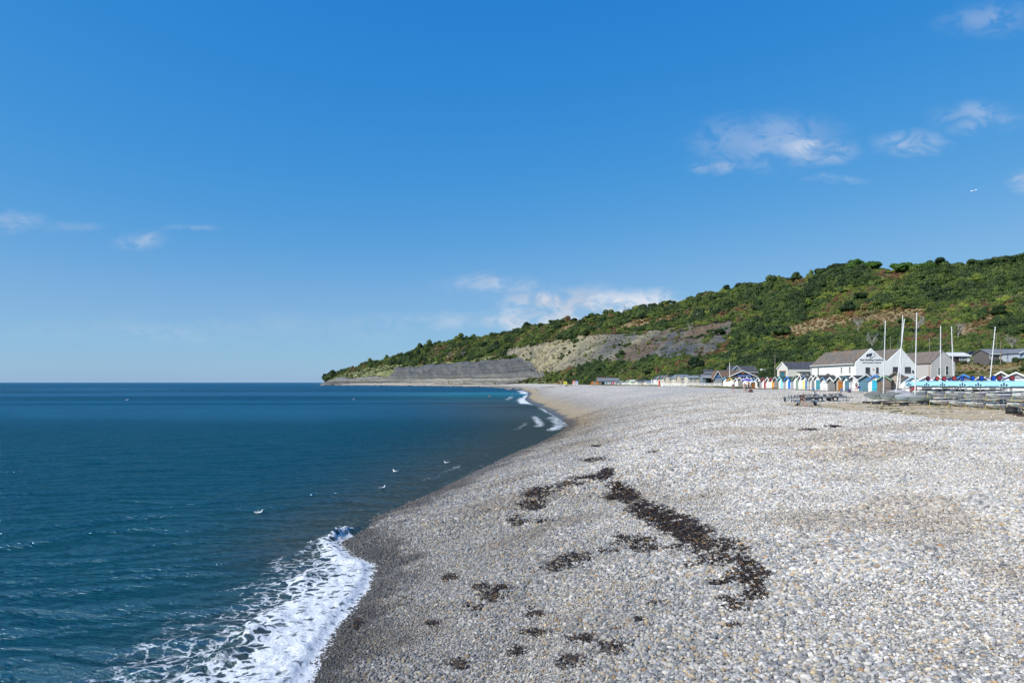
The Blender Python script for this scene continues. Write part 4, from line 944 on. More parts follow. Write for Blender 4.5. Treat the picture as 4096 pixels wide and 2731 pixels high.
T = chalet(989.5, 1019.5, 172, 360.0, 353.2, 348.6, 'grey weatherboarded chalet with a grey roof and white doors on the bank', BOARDG, FELT, [(-.9, .6, .7, 1.3, 1), (-.22, .6, .9, 1.3, 2), (.9, .6, .5, 1.3, 1)], doors=((.38, .4, 1.9, WHITE), (.54, .4, 1.9, WHITE), (.70, .4, 1.9, WHITE)))
chalet(1019.5, 1046, 166, 360.6, 352.5, 348.0, 'pale blue grey chalet end with white framed windows at the edge of the bank', pm('pale_blue_boards', (.40, .46, .52), .6, planks=(0, .2)), FELT, [(-.6, .55, .8, 1.6, 1), (-.1, .55, 1.2, 1.6, 2)], ridge='y', depth=6)

# cars and van on the terrace
def car(px, d, row, lab, rz, colr, L=4.3, name='parked_car', H=1.5):
    z = EYE+(HZ-row)*d/FX; T = thing(name, lab, 'car' if name != 'white_van' else 'van', hit(px, row, 165), rz)
    m_ = pm('car_paint_'+lab.split()[0], colr, .22, .2, var=.04)
    if name == 'white_van': prof = [(-L/2, .35), (L/2, .35), (L/2, .95), (L/2-.75, 1.15), (L/2-1.3, H), (-L/2+.1, H), (-L/2, 1.2)]
    else: prof = [(-L/2, .3), (L/2, .3), (L/2+.03, .62), (L/2-.15, .85), (L/2-1.1, .95), (L/2-1.85, H), (-L/2+.75, H), (-L/2+.2, 1.0), (-L/2, .85)]
    rings = []
    for (yy, ins, sc) in ((-.88, .0, 0), (-.84, .03, 1), (.84, .03, 1), (.88, 0, 0)):
        rings.append([(x, yy*(1 if z_ < 1.0 else .86), z_) for x, z_ in prof])
    bd = MB().loft([[(x*(1 if s_ else .985), y, z_) for x, y, z_ in r_] for r_, s_ in zip(rings, (0, 1, 1, 0))], True)
    n_ = len(prof); bd.f += [tuple(range(n_)), tuple(range(3*n_, 4*n_))]
    bd.build('body', m_, T)
    gl = MB()
    for s_ in (-1, 1):
        if name != 'white_van': gl.prism([(L/2-1.3, s_*.80, .98), (L/2-1.9, s_*.775, H-.07), (-L/2+.85, s_*.775, H-.07), (-L/2+.5, s_*.80, .98)], (0, s_*.02, 0))
        else: gl.prism([(L/2-.9, s_*.79, 1.1), (L/2-1.35, s_*.775, H-.12), (L/2-2.0, s_*.775, H-.12), (L/2-2.0, s_*.79, 1.1)], (0, s_*.02, 0))
    if name != 'white_van': gl.prism([(-L/2+.24, -.7, 1.02), (-L/2+.24, .7, 1.02), (-L/2+.70, .62, H-.08), (-L/2+.70, -.62, H-.08)], (-.03, 0, .02)); gl.prism([(L/2-1.15, -.7, 1.0), (L/2-1.15, .7, 1.0), (L/2-1.78, .62, H-.07), (L/2-1.78, -.62, H-.07)], (.03, 0, .02))
    gl.build('windows', GLASS, T)
    for x in (-L/2+.8, L/2-.85):
        for s_ in (-1, 1):
            wh = MB().lathe([(.2, -.1), (.31, -.1), (.33, -.06), (.33, .06), (.31, .1), (.2, .1)], (x, s_*.8, .33), 'y').build('wheel', BLACK, T)
            MB().lathe([(.19, -.02), (.19, .02)], (x, s_*.905, .33), 'y').build('hubcap', STEEL, wh)
    for s_ in (-1, 1):
        MB().box((-L/2-.0, s_*.68, .78), (.06, .25, .2)).build('tail_light', pm('tail_red', (.5, .02, .02), .3), T)
        MB().box((L/2-.03, s_*.62, .68), (.1, .3, .16)).build('headlight', pm('lamp_glass', (.7, .7, .72), .1), T)
    return T
car(976.0, 196, 355.4, 'dark blue parked estate car behind the brown chalet', R(-14), (.012, .018, .035), 4.8)
car(986.5, 192, 355.0, 'navy parked car partly hidden by the grey chalet', R(12), (.012, .03, .05), 4.4)
car(984.5, 178, 359.9, 'black parked car with red tail lights on the lower terrace', R(188), (.01, .01, .014), 4.2, H=1.4)
car(766.0, 236, 373.4, 'white van parked among bushes above the beach huts', R(20), (.74, .74, .74), 5.2, 'white_van', 2.1)

# ------------------------------------------------------------------ boat club, sheds, caravans
SIGNB = pm('sign_blue', (.01, .10, .42), .4, var=.03)
T = thing('clubhouse', 'dark brown timber clubhouse with white gable boards and a long blue sign', 'building', (84.4, 250, 5.6))
BR = roof_mat('brown_lichen_tiles', (.13, .085, .06), (.26, .13, .06), .4)
gable_house(T, 9.6, 12, 3.6, 5.7, BROWN, BR, ov=.3, barge=WHITE, bw=.34, side_ov=.35, zb=-1)
MB().box((.6, -.08, 3.80), (5.0, .1, .74)).build('sign_board', SIGNB, T)
mesh_text('Lyme Regis Power Boat Club', .36, (.6, -.15, 3.9), WHITE, T, 'lettering', bold=.006)
mesh_text('members only', .15, (.6, -.15, 3.56), WHITE, T, 'lettering')
for x in (-3.2, -.9, 1.3, 3.3): window(T, (x, 0, 2.55), 'y-', 1.7, 1.2, 2, 1, gm=PALEGLASS)
MB().box((-.25, -.08, 4.9), (.45, .12, .5)).box((.3, -.08, 4.85), (.36, .12, .4)).build_each('floodlight', pm('lamp_orange', (.6, .25, .12), .5), T)
T2 = thing('clubhouse_wing', 'lower brown timber wing with steep white gable and lichen covered roof', 'building', (76.0, 248.5, 5.6))
MB().prism([(1.4, 1.0, -1), (1.4, 9, -1), (1.4, 9, 3.2), (1.4, 5.5, 5.5), (1.4, 1.0, 3.0)], (6, 0, 0)).build('wall', BROWN, T2)
MB().prism([(-.2, .6, 2.95), (-.2, 5.5, 5.55), (-.2, 9.4, 3.1), (-.2, 9.4, 3.25), (-.2, 5.5, 5.7), (-.2, .6, 3.1)], (8.2, 0, 0)).build('roof', BR, T2)
gable_house(T2, 3.0, 5, 3.0, 5.5, BROWN, BR, ov=.3, barge=WHITE, bw=.28, x0=-1.2, zb=-1, name='porch')
for x in (-2.2, -1.2, -.2): window(T2, (x, 0, 1.4), 'y-', .8, 2.3, 1, 1, gm=PALEGLASS, sill=False)
MB().box((-1.2, -.05, 2.85), (2.6, .06, .35)).box((-1.2, -.05, 3.75), (1.5, .06, .6)).build('sign_board', pm('pale_blue_sign', (.25, .42, .70), .5), T2)
MB().box((-1.2, -.09, 3.75), (.5, .04, .34)).build('emblem', SIGNB, T2)
# outbuildings behind
chalet(716, 732, 262, 378, 372.4, 369.9, 'long low shed with dark roof behind the clubhouse wing', BROWN, SLATE, [])
chalet(731, 757.5, 270, 378, 371.5, 365.6, 'house with dark slate roof and small white gable behind the clubhouse', BOARDG, SLATE, [], depth=8)
chalet(732.4, 740.8, 268, 375, 369.6, 365.4, 'white framed gable window front poking over the clubhouse roof', PALEGLASS, SLATE, [], ridge='y', depth=3)
chalet(704.6, 712.6, 264, 382.5, 371.8, 369.2, 'open sided dark timber gazebo behind the grey kiosk', BROWN, SLATE, [(-.3, .72, .9, 1.2, 1), (.4, .72, .9, 1.2, 1)], depth=3)
T = chalet(702.6, 712.2, 252, 385.6, 376.4, 374.2, 'blue grey kiosk with an open serving hatch beside the clubhouse', pm('kiosk_blue', (.20, .25, .29), .6, planks=(0, .2)), FELT, [], depth=4)
MB().box((.5, -.05, 1.9), (2.2, .1, 1.6)).build('serving_hatch', pm('hatch_dark', (.02, .035, .04), .6), T); MB().box((.4, -.75, 3.0), (3.0, 1.3, .08)).build('canopy', pm('kiosk_canopy', (.33, .40, .46), .6), T)
CW = pm('caravan_cream', (.60, .56, .47), .55, var=.05); LRF = pm('grey_blue_sheet_roof', (.17, .20, .23), .6, var=.12); DRF = SLATE
for (a, c, d, rb, re, rt, lab, wall, roof, rg, gb) in (
    (688, 702.8, 268, 384.2, 376.9, 375.2, 'cream static caravan with a white roof edge next to the kiosk', CW, LRF, 'x', WHITE),
    (680.5, 689.0, 274, 384.0, 377.2, 374.4, 'beige static caravan with grey roof and brown door, second from the kiosk', TAN, LRF, 'x', None),
    (675.5, 681.8, 280, 383.8, 377.4, 374.6, 'cream static caravan with pale bay front beside the beige one', CW, LRF, 'y', TAN),
    (669.0, 676.2, 286, 383.6, 377.2, 375.3, 'beige panelled static caravan in the middle of the upper row', TAN, DRF, 'x', None),
    (663.8, 669.6, 292, 383.4, 377.4, 374.8, 'white bay fronted static caravan with a dark roof', CW, DRF, 'y', WHITE),
    (660.5, 664.4, 298, 383.4, 377.8, 375.4, 'narrow white static caravan between two wider ones', WHITE, DRF, 'y', WHITE),
    (656.6, 661.4, 304, 383.2, 378.0, 375.8, 'white static caravan with balcony rails at the far end of the upper row', WHITE, DRF, 'y', WHITE)):
    T = chalet(a, c, d, rb, re, rt, lab, wall, roof, [(-.6, .6, .9, 1.1, 1), (-.05, .6, .8, 1.1, 1)], 7, 'static_caravan', rg, gb, doors=((.62, .8, 1.9, pm('caravan_door', (.34, .25, .14), .6)),))
    T['group'] = 'static caravans behind the white fence'; T['category'] = 'caravan'
    w2 = (c-a)/FX*d/2; r_ = MB(); r_.bar((-w2, -1.6, 1.0), (w2, -1.6, 1.0), .06)
    k = -w2
    while k <= w2: r_.bar((k, -1.6, 0), (k, -1.6, 1.0), .05); k += .45
    r_.build('railing', CW if a < 680 else WHITE, T)
for (a, c, d, rt, lab, wall, roof, gb) in (
    (646.5, 655.5, 335, 380.2, 'low cream chalet behind the fence by the white flue', CW, LRF, None), (637.5, 647.2, 345, 379.6, 'grey roofed cream chalet with wide windows in the lower row', CW, SLATE, None),
    (631.0, 637.6, 352, 379.4, 'mint green chalet in the lower row', pm('mint_boards', (.52, .60, .45), .6), pm('mint_roof', (.45, .52, .38), .7), None), (625.0, 631.4, 358, 380.0, 'white gabled chalet beside the mint green one', WHITE, SLATE, WHITE),
    (618.6, 625.6, 365, 380.6, 'white gabled chalet with an arched front at the end of the lower row', WHITE, SLATE, WHITE)):
    T = chalet(a, c, d, 386.4, rt+1.7, rt, lab, wall, roof, [(-.45, .55, .9, 1.1, 2), (.3, .55, .9, 1.1, 2)], 7, 'chalet', 'y' if gb else 'x', gb)
    T['group'] = 'chalets in the lower row'
# terrace of linked beach chalets
p = at(609, 392); T = thing('chalet_terrace', 'long grey roofed terrace of beach chalets with teal and white doors', 'chalet', (p.x, 392, 4.7))
MB().box((0, 3, 1.7), (11.8, 6, 3.4)).build('wall', WHITE, T)
MB().prism([(-6.1, -.4, 3.2), (-6.1, 6.5, 3.2), (-6.1, 3, 4.9)], (12.2, 0, 0)).build('roof', FELT, T)
for k in range(9): MB().box((-5.3+k*1.32, -.03, 1.35), (.7, .06, 2.6)).build('door', paint(('teal', 'silver', 'petrol')[k % 3], HC[('teal', 'silver', 'petrol')[k % 3]]), T)
for (px, lab, c) in ((592.6, 'orange brown beach hut at the far end of the terrace', 'rust'), (595.2, 'grey beach hut between two orange brown ones', 'grey'), (597.4, 'orange brown beach hut against the terrace end', 'rust'), (600, 'weathered grey beach hut in front of the terrace end', 'brown')):
    p = at(px, 385-(px-592)); T = thing('beach_hut', lab, 'beach hut', (p.x, p.y, 4.6), R(-35), 'old beach huts by the terrace')
    gable_house(T, 1.9, 3, 2.4, 3.1, pm('hut_boards_'+c, HC[c], .8, planks=(0, .15)), RF[0], ov=.15, barge=pm('hut_boards_'+c, HC[c]), zb=-.6)
    MB().box((.1, -.03, 1.1), (.9, .05, 2.0)).build('door', paint(c, HC[c]), T)
for (px, lab, c, d) in ((597.5, 'dark beach hut first in the group on the green slope', 'brown', 405), (600.3, 'dark beach hut beside the red one on the slope', 'brown', 403), (603.2, 'red timber beach hut on the green slope above the terrace', 'redwood', 401), (606.6, 'brown beach hut beside the red one on the slope', 'brown', 399), (609.6, 'dark red beach hut last in the group on the slope', 'brown', 397)):
    HC['redwood'] = (.30, .055, .025)
    T = thing('beach_hut', lab, 'beach hut', ((px-CX)/FX*d, d, EYE+(HZ-379.9)*d/FX), R(-25), 'beach huts on the green slope')
    gable_house(T, 1.8, 3, 1.7, 2.2, pm('hut_boards_'+c, HC[c], .8, planks=(0, .15)), RF[2], ov=.15, barge=RF[0], bw=.1, zb=-1.5)
    MB().box((0, -.03, .8), (.9, .05, 1.5)).build('door', paint(c, HC[c]), T)

# ------------------------------------------------------------------ white fences
def fence(pts, lab, h=1.15, step=2.6, rails=(.35, .7, 1.05)):
    P_ = [hit(px, row) if row else at(px, d) for (px, row, d) in pts]
    T = thing('rail_fence', lab, 'fence', P_[0]); o = P_[0]; rl = MB(); posts = []
    for a, c in zip(P_[:-1], P_[1:]):
        a = a-o; c = c-o; n = max(1, int((c-a).length/step))
        for z in rails: rl.bar(a+Vector((0, 0, z)), c+Vector((0, 0, z)), .05, .17)
        for k in range(n+1): posts.append(a.lerp(c, k/n))
    rl.build('rails', WHITE, T)
    pb = MB().box((0, 0, h/2-.2), (.14, .14, h+.4)).build('post', WHITE, T); pb.location = posts[0]+Vector((0, -.1, 0))
    for q in posts[1:]:
        c = pb.copy(); C.objects.link(c); c.parent = T; c.location = q+Vector((0, -.1, 0))
fence([(674, 0, 232), (700, 0, 218), (724, 0, 205)], 'white post and rail fence in front of the clubhouse and caravans')
fence([(661, 0, 262), (663, 0, 236), (674, 0, 232)], 'white picket railed corner fence round the caravan lawn', step=1.2)
fence([(622, 0, 345), (640, 0, 320), (657, 0, 292)], 'white rail fence before the lower row of chalets', step=3)

# ------------------------------------------------------------------ poles and wires
POLE = pm('creosoted_pole', (.22, .18, .14), .85)
def pole(px, d, rt, rb, lab, mat=POLE, r=.13, name='utility_pole', cross=False, lean=0):
    x = (px-CX)/FX*d; z0 = EYE+(HZ-rb)*d/FX; z1 = EYE+(HZ-rt)*d/FX
    T = thing(name, lab, 'pole', (x, d, z0))
    MB().tube((0, 0, -.8), (lean, 0, z1-z0), r, r*.7).build('pole_shaft', mat, T)
    if cross: MB().bar((-.6, 0, z1-z0-.5), (.6, 0, z1-z0-.5), .1).build('crossarm', mat, T)
    return Vector((x+lean, d, z1-.4))
w1 = pole(996.4, 205, 333.0, 352, 'tall wooden utility pole behind the grey chalet', cross=True)
w2_ = pole(1000.6, 168, 340.0, 361, 'wooden utility pole in front of the grey chalet', cross=True)
w3_ = pole(929.7, 200, 337.6, 353, 'wooden utility pole behind the roughcast house', cross=True)
w4_ = pole(890.6, 215, 336.6, 352, 'wooden utility pole behind the twin gabled workshop')
pole(775.0, 200, 354.0, 372.5, 'wooden utility pole beside the slate roofed workshop'); pole(781.6+25, 0.1+229, 372, 378, 'short wooden pole between the workshops')
pole(754.9, 236, 365.2, 376.5, 'wooden pole with small lamps between clubhouse and van'); pole(738.4, 262, 364.0, 372, 'thin wooden pole over the clubhouse roof', r=.09)
pole(729.7, 214, 362.0, 387, 'white flagpole without a flag before the clubhouse', WHITE, .13, 'flagpole')
pole(872.6, 196, 346.8, 354, 'short dark post with a white lamp behind the workshop roof', BLACK, .12, 'lamp_post')
pole(652.0, 330, 378.8, 384.0, 'small white chimney flue by the low chalets', WHITE, .35, 'chimney_flue'); pole(615.0+1.2, 330, 379.5, 386, 'thin white pole before the long chalet terrace', WHITE, .06, 'thin_pole')
for (a, c, lab) in ((w3_, w1, 'overhead wires strung between the tall poles behind the chalets'), (w1, Vector((230, 190, w1.z+6)), 'overhead wires running off past the grey chalet'), (w4_, w3_, 'overhead wires from the workshop pole to the roughcast house')):
    m_ = MB()
    for k in (-1, 0, 1):
        prev = None
        for t in np.linspace(0, 1, 15):
            q = a.lerp(c, t)+Vector((0, 0, -1.5*4*t*(1-t)+k*.22)); q.x += k*.4
            if prev is not None: m_.tube(prev, q, .012, n=4)
            prev = q
    tag(m_.build('overhead_wire', BLACK), lab, 'wires')

# ------------------------------------------------------------------ boats
PALEHULL = pm('pale_blue_hull', (.64, .82, .88), .25, var=.04); HULLW = pm('white_hull', (.76, .77, .77), .2, var=.05); DECKW = pm('white_deck', (.78, .78, .76), .3, var=.03)
LBLUE = pm('light_blue_hull', (.38, .70, .86), .22, var=.04); CLOTH = pm('grey_boat_cover', (.33, .33, .34), .8, var=.16, scale=5, bump=.5); CLOTHB = pm('khaki_boat_cover', (.17, .17, .155), .85, var=.2, scale=5, bump=.5)
BLUESAIL = pm('navy_cover', (.02, .045, .09), .6); ROPE = pm('yellow_rope', (.55, .48, .10), .8); ALU = pm('aluminium_mast', (.72, .72, .71), .4, .0)
def hull_rings(L, B, D, n=12, transom=.75):
    rings = []
    for i in range(n+1):
        t = i/n; x = t*L; b_ = B/2*min(1, (1-(1-min(t/.55, 1))**2.1))*(1-(max(t-.6, 0)/.4)**2*(1-transom)); b_ = max(b_, .02)
        keel = -D*(.25+.75*min(1, (t/.3))**.6) if t < .3 else -D*(1-.25*(t-.3)/.7)
        sh = .10*(1-t)**2
        r = []
        for k in range(9):
            u = -1+2*k/8; s_ = 1-abs(u)**3.4
            r.append((x+(0 if k in (0, 8) else .10*s_*(1-t)*2*0), u*b_, sh+keel*(s_**.62)))
        rings.append(r)
    return rings
def hull_mesh(L, B, D):
    m_ = MB().loft(hull_rings(L, B, D)); r = hull_rings(L, B, D)[-1]; o = len(m_.v); m_.add(r, [tuple(range(9))]); return m_
def deck_mesh(L, B, cockpit=True):
    R_ = hull_rings(L, B, .4); m_ = MB()
    rings = []
    for i, r in enumerate(R_):
        b_ = abs(r[0][1]); z = r[0][2]; dip = -.22 if (cockpit and 5 <= i <= 10) else .03
        rings.append([(r[0][0], -b_-.02, z-.07), (r[0][0], -b_-.025, z+.02), (r[0][0], -b_*.62, z+.03), (r[0][0], -b_*.55, z+dip), (r[0][0], b_*.55, z+dip), (r[0][0], b_*.62, z+.03), (r[0][0], b_+.025, z+.02), (r[0][0], b_+.02, z-.07)])
    return m_.loft(rings)
# white racing dinghies on the rack, built once
def rack_dinghy():
    T = thing('racing_dinghy', 'x', 'dinghy', (0, 0, 0), 0, 'white racing dinghies on the rack')
    hull_mesh(4.3, 1.4, .42).build('hull', HULLW, T, True); dk = deck_mesh(4.3, 1.4).build('deck', DECKW, T)
    MB().tube((1.2, 0, .16), (4.4, .1, .22), .05).tube((1.0, .15, .12), (4.2, .3, .16), .035).build_each('spar', BLUESAIL, T)
    MB().box((2.4, 0, .0), (.9, .04, .16)).build('centreboard', WHITE, dk)
    m_ = MB()
    for k in range(7): m_.prism([(.9+k*.16, -.655+(.0 if k > 1 else .04), -.13-.02*(k % 2)), (1.0+k*.16, -.66, -.13-.02*(k % 2)), (1.03+k*.16, -.665, -.05-.03*(k % 3)), (.93+k*.16, -.66, -.05)], (0, -.012, 0))
    m_.build('hull_lettering', pm('hull_letter_blue', (.10, .12, .40), .5), T)
    MB().tube((.05, 0, .0), (-.15, -.1, -.45), .018, n=5).tube((-.15, -.1, -.45), (.5, -.6, -.55), .015, n=5).build('bow_rope', ROPE, T)
    return T
rd = rack_dinghy(); XR = 44.4; first = True
where = ['at the beach end of the rack', 'second along the rack', 'third along the rack', 'by the double posts', 'fifth along the rack', 'by the black tub']
pxs = [[913.4, 928.5, 946.4, 966, 987, 1013], [916.5, 930.5, 950, 966.8, 986.7, 1007.9]]
rows_ = [[390.9, 391.7, 391.7, 392.0, 394.0, 394.5], [400.9, 401.6, 402.8, 405.2, 406.5, 403.2]]
tn_ = ['middle tier', 'bottom tier']
for a in (0, 1):
    for k in range(6):
        y = XR*FX/(pxs[a][k]-CX); z = EYE+(HZ-rows_[a][k])*y/FX
        if a == 1: z = max(z, gz(XR+2, y)+.42)
        loc = (XR-.1, y, z-.05); rz = R((4, 2, 6, 3, 9, 5)[k]+a*3)
        lab = 'white racing dinghy on the %s, %s' % (tn_[a], where[k])
        if first: rd.location = loc; rd.rotation_euler = (0, R(-1), rz); rd['label'] = lab; first = False
        else: q = dup(rd, loc, rz, lab); q.rotation_euler = (0, R(-1-(k % 2)), rz)
# light blue boats lying keel up on top
def upturned():
    T = thing('upturned_dinghy', 'x', 'dinghy', (0, 0, 0), 0, 'light blue dinghies lying keel up on the rack')
    R_ = hull_rings(4.6, 1.75, .62, 12, .82); R_ = [[(4.6-x, y, -z) for (x, y, z) in r] for r in R_]
    m_ = MB().loft(R_); m_.add(R_[-1], [tuple(range(9))]); m_.build('hull', LBLUE, T, True)
    MB().loft([[(r[0][0], -abs(r[0][1])-.03, r[0][2]+.05), (r[0][0], -abs(r[0][1])-.03, r[0][2]-.06), (r[0][0], abs(r[0][1])+.03, r[0][2]-.06), (r[0][0], abs(r[0][1])+.03, r[0][2]+.05)] for r in R_]).build('gunwale', pm('dark_green_rim', (.02, .10, .11), .5), T)
    MB().box((-.05, 0, .22), (.08, .06, .3)).box((-.05, -.3, .16), (.08, .14, .10)).box((-.05, .3, .16), (.08, .14, .10)).build_each('rudder_fitting', BLACK, T)
    MB().tube((1.6, -.9, .02), (1.6, -.3, .62), .012, n=4).tube((1.6, -.3, .62), (1.6, .5, .60), .012, n=4).build('lashing', pm('blue_cord', (.04, .20, .40), .7), T)
    return T
ud = upturned()
for k, (px, w) in enumerate(((912, 'at the beach end'), (930, 'second from the beach end'), (946, 'under the red wheels'), (966, 'under the blue wheels'), (982, 'under the last blue wheel'), (1008, 'under the dark red wheel'))):
    y = XR*FX/(px-CX); loc = (XR-.25, y+.1, 6.62); lab = 'light blue dinghy keel up on the rack top, '+w; rz = R((3, 5, 2, 6, 4, 3)[k])
    if k == 0: ud.location = loc; ud.rotation_euler = (0, 0, rz); ud['label'] = lab
    else: dup(ud, loc, rz, lab)
# launching trolleys on top
def trolley(rim, cat_col):
    T = thing('launching_trolley', 'x', 'trolley', (0, 0, 0), 0, 'launching trolleys upside down on the boats')
    MB().tube((0, -.72, 0), (0, .72, 0), .022).tube((0, -.45, 0), (2.3, 0, -.05), .022).tube((0, .45, 0), (2.3, 0, -.05), .022).tube((2.3, 0, -.05), (3.1, 0, .02), .022).build('frame', pm('trolley_blue', (.05, .08, .35), .5), T)
    for s_ in (-1, 1):
        w_ = MB().lathe([(.17, -.06), (.24, -.07), (.265, -.03), (.265, .03), (.24, .07), (.17, .06)], (0, s_*.74, 0), 'y', 18).build('wheel', BLACK, T)
        sp_ = MB().lathe([(.04, -.09), (.04, .09)], (0, s_*.74, 0), 'y')
        for k in range(6): a = k*math.pi/3; sp_.bar((.03*math.cos(a), s_*.74, .03*math.sin(a)), (.17*math.cos(a), s_*.74, .17*math.sin(a)), .07, .165, up=(0, 1, 0))
        sp_.lathe([(.13, -.07), (.185, -.075), (.185, .075), (.13, .07)], (0, s_*.74, 0), 'y', 18); sp_.build('rim', paint(rim, cat_col), w_)
    return T
for (px, rim, c, lab) in ((932.5, 'red_rim', (.62, .06, .05), 'launching trolley with red and black wheels at the beach end of the rack top'), (949, 'red_rim', (.62, .06, .05), 'launching trolley with red hubbed wheels, second on the rack top'),
        (967.0, 'blue_rim', (.01, .09, .55), 'launching trolley with blue wheels in the middle of the rack top'), (987.3, 'blue_rim', (.01, .09, .55), 'launching trolley with blue wheels beside the last mast'), (1005.5, 'darkred_rim', (.42, .05, .05), 'launching trolley with dark red wheels near the far end of the rack')):
    y = 45.9*FX/(px-CX); T = trolley(rim, c); T.location = (45.9, y, 7.42); T.rotation_euler = (0, 0, R(4)); T['label'] = lab
# the rack itself
T = thing('boat_rack', 'three tier galvanised tube rack holding upturned and white dinghies', 'rack', (XR, 65, 0))
def rpost(x, y, z1): 
    g = gz(x, y); return MB().tube((x-XR, y-65, g-.3), (x-XR, y-65, z1), .035, n=6).build('post', STEEL, T)
ys = [75.9, 73.4, 70.4, 67.8, 67.5, 64.7, 61.6, 58.2, 54.5]
for k, y in enumerate(ys): rpost(XR-.05, y, (7.25, 6.75, 6.85, 6.95, 7.4, 6.7, 6.9, 6.8, 6.8)[k])
for y in (75.9, 71.5, 67.5, 63.5, 59.5, 55.5): rpost(XR+3.9, y, 6.8)
rl = MB()
for z, x in ((6.52, 0), (5.52, 0), (6.52, 3.9), (5.52, 3.9), (6.45, 1.4), (5.45, 1.4)): rl.tube((x-.05, 54-65, z), (x-.05, 76.2-65, z+.12), .03, n=6)
for y in ys:
    for z in (6.50, 5.50): rl.tube((-.3, y-65+.08, z), (4.1, y-65+.08, z), .03, n=6)
rl.build('rails', STEEL, T)
br = MB()
for (y0, y1) in ((75.9, 72.9), (70.4, 66.0), (67.5, 64.0), (64.7, 61.0)): br.tube((.0, y1-65, 4.6), (.05, y0-65-1.2, 5.5), .028, n=6)
br.build_each('brace', STEEL, T)
rp = MB()
for y in (74.2, 72.0, 69.0, 66.0, 62.6, 60.0): rp.tube((-.12, y-65, 6.4), (-.2, y-65+.2, 5.3), .012, n=4).tube((-.2, y-65+.2, 5.3), (-.1, y-65-.3, gz(XR, y)+.1), .012, n=4)
rp.build_each('rope', pm('blue_green_rope', (.06, .30, .34), .8), T)

# covered boats beside the rack, masts up
def covered_boat(px, foot, d, lab, rz, mast_top, cover, side=PALEHULL, L=4.6, masted=True, lift=.38, boom=True):
    x = (px-CX)/FX*d; g = gz(x, d); T = thing('covered_dinghy', lab, 'dinghy', (x, d, g+lift), rz, 'covered dinghies with masts up beside the rack')
    H = .62; m_ = hull_mesh(L, 1.75, .55)
    hl = m_.build('hull', side, T, True); hl.location.z = .55
    rings = []; rr = random.Random(int(px))
    for i, r in enumerate(hull_rings(L, 1.8, .4)):
        b_ = abs(r[0][1])+.03; xx = r[0][0]; h = .28*math.sin(math.pi*min(1, (i+.6)/9.))+.05+(.14 if i in (4, 5) else 0)
        rings.append([(xx, y_*b_, (.0 if abs(y_) == 1 else h*(1-y_*y_*.75)+rr.uniform(-.03, .03))+(-.03 if abs(y_) == 1 else 0)) for y_ in (-1, -.8, -.5, -.2, 0, .2, .5, .8, 1)])
    cv = MB().loft(rings).build('cover', cover, T, True); cv.location.z = .60
    st = MB()
    for xx in (1.0, 2.3, 3.6): st.tube((xx, -.9, .62), (xx+.12, -.45, .12), .02, n=5)
    st.tube((.0, 0, .6), (-.25, .0, .55), .03, n=5).tube((-.1, 0, .6), (.1, -.15, -.2), .02, n=5).build_each('strap', BLACK, T)
    if masted:
        # mast foot 1.6 m behind the bow; top given as picture column and height
        c, s_ = math.cos(rz), math.sin(rz); uf = (foot-CX)/FX; ft = (uf*d-x)/(c-uf*s_); mx, my = x+ft*c, d+ft*s_
        tx = (mast_top[0]-CX)/FX*my; tz = EYE+(HZ-mast_top[1])*my/FX-(g+lift)
        dx, dy = tx-mx, 0.0; lx, ly = dx*c, -dx*s_
        ma = MB().tube((ft, 0, .6), (ft+lx, ly, tz), .065, .045, 8).build('mast', ALU, T)
        hgt = tz*.45; MB().tube((ft+lx*.45-.3, ly*.45-.3, hgt), (ft+lx*.45+.3, ly*.45+.3, hgt+.04), .014, n=5).build('spreader', STEEL, ma)
        sy = MB()
        for (ax_, ay) in ((.0, 0), (2.0, -.85), (2.0, .85)): sy.tube((ax_, ay, .62), (ft+lx*.85, ly*.85, tz*.85), .006, n=4)
        sy.build('stays', STEEL, ma)
        if boom: MB().tube((ft+.05, 0, 1.3), (ft+2.5, .1, 1.45), .05, n=8).build('boom', pm('boom_cover', (.12, .13, .15), .7), T)
    return T
covered_boat(865.0, 883.4, 79.5, 'pale blue dinghy under a khaki grey cover at the seaward end of the covered boats', R(24), (885.4, 320), CLOTHB)
covered_boat(880.0, 895.8, 76.5, 'pale blue dinghy under a ribbed khaki cover in the middle of the covered boats', R(22), (904.4, 318.5), CLOTHB)
covered_boat(894.5, 915.0, 73.2, 'pale blue dinghy under a light grey cover against the rack', R(16), (916.8, 312), CLOTH)
covered_boat(886.0, 899.6, 84.0, 'covered dinghy with an upright mast standing behind the other covered boats', R(10), (902.8, 314.5), CLOTH, boom=False)
covered_boat(926.0, 940.3, 88.0, 'covered dinghy with an upright mast behind the red trolley wheels', R(8), (940.7, 325.2), CLOTHB, boom=False)
covered_boat(939.5, 954.0, 86.0, 'covered dinghy with a slightly tilted mast by the blue trolley wheels', R(8), (951.5, 326), CLOTH, boom=False)
covered_boat(974.0, 988.8, 84.0, 'covered dinghy with the most slanting mast behind the far end of the rack', R(8), (995.3, 326.2), CLOTH, boom=False)
TYRE = MB().lathe([(.19, .0), (.33, .0), (.36, .05), (.36, .15), (.33, .2), (.19, .2), (.19, 0)], n=18)
for k, (px, d, w) in enumerate(((866.5, 78.6, 'under the bow of the seaward covered boat'), (876.5, 77.2, 'between the first two covered boats'), (887.0, 74.6, 'under the middle covered boat'), (904.0, 73.0, 'under the light grey covered boat'))):
    p = at(px, d); o = MB(); o.v = list(TYRE.v); o.f = list(TYRE.f); o = o.build('tyre', BLACK, None, True); o.location = p; o.scale = (1.25, 1.25, 1.1)
    tag(o, 'old black tyre lying on the sand '+w, 'tyre', 'old tyres propping the covered boats')
p = hit(1011.5, 413.3); T = thing('black_tub', 'ribbed black rubber tub standing on the sand before the rack', 'tub', p)
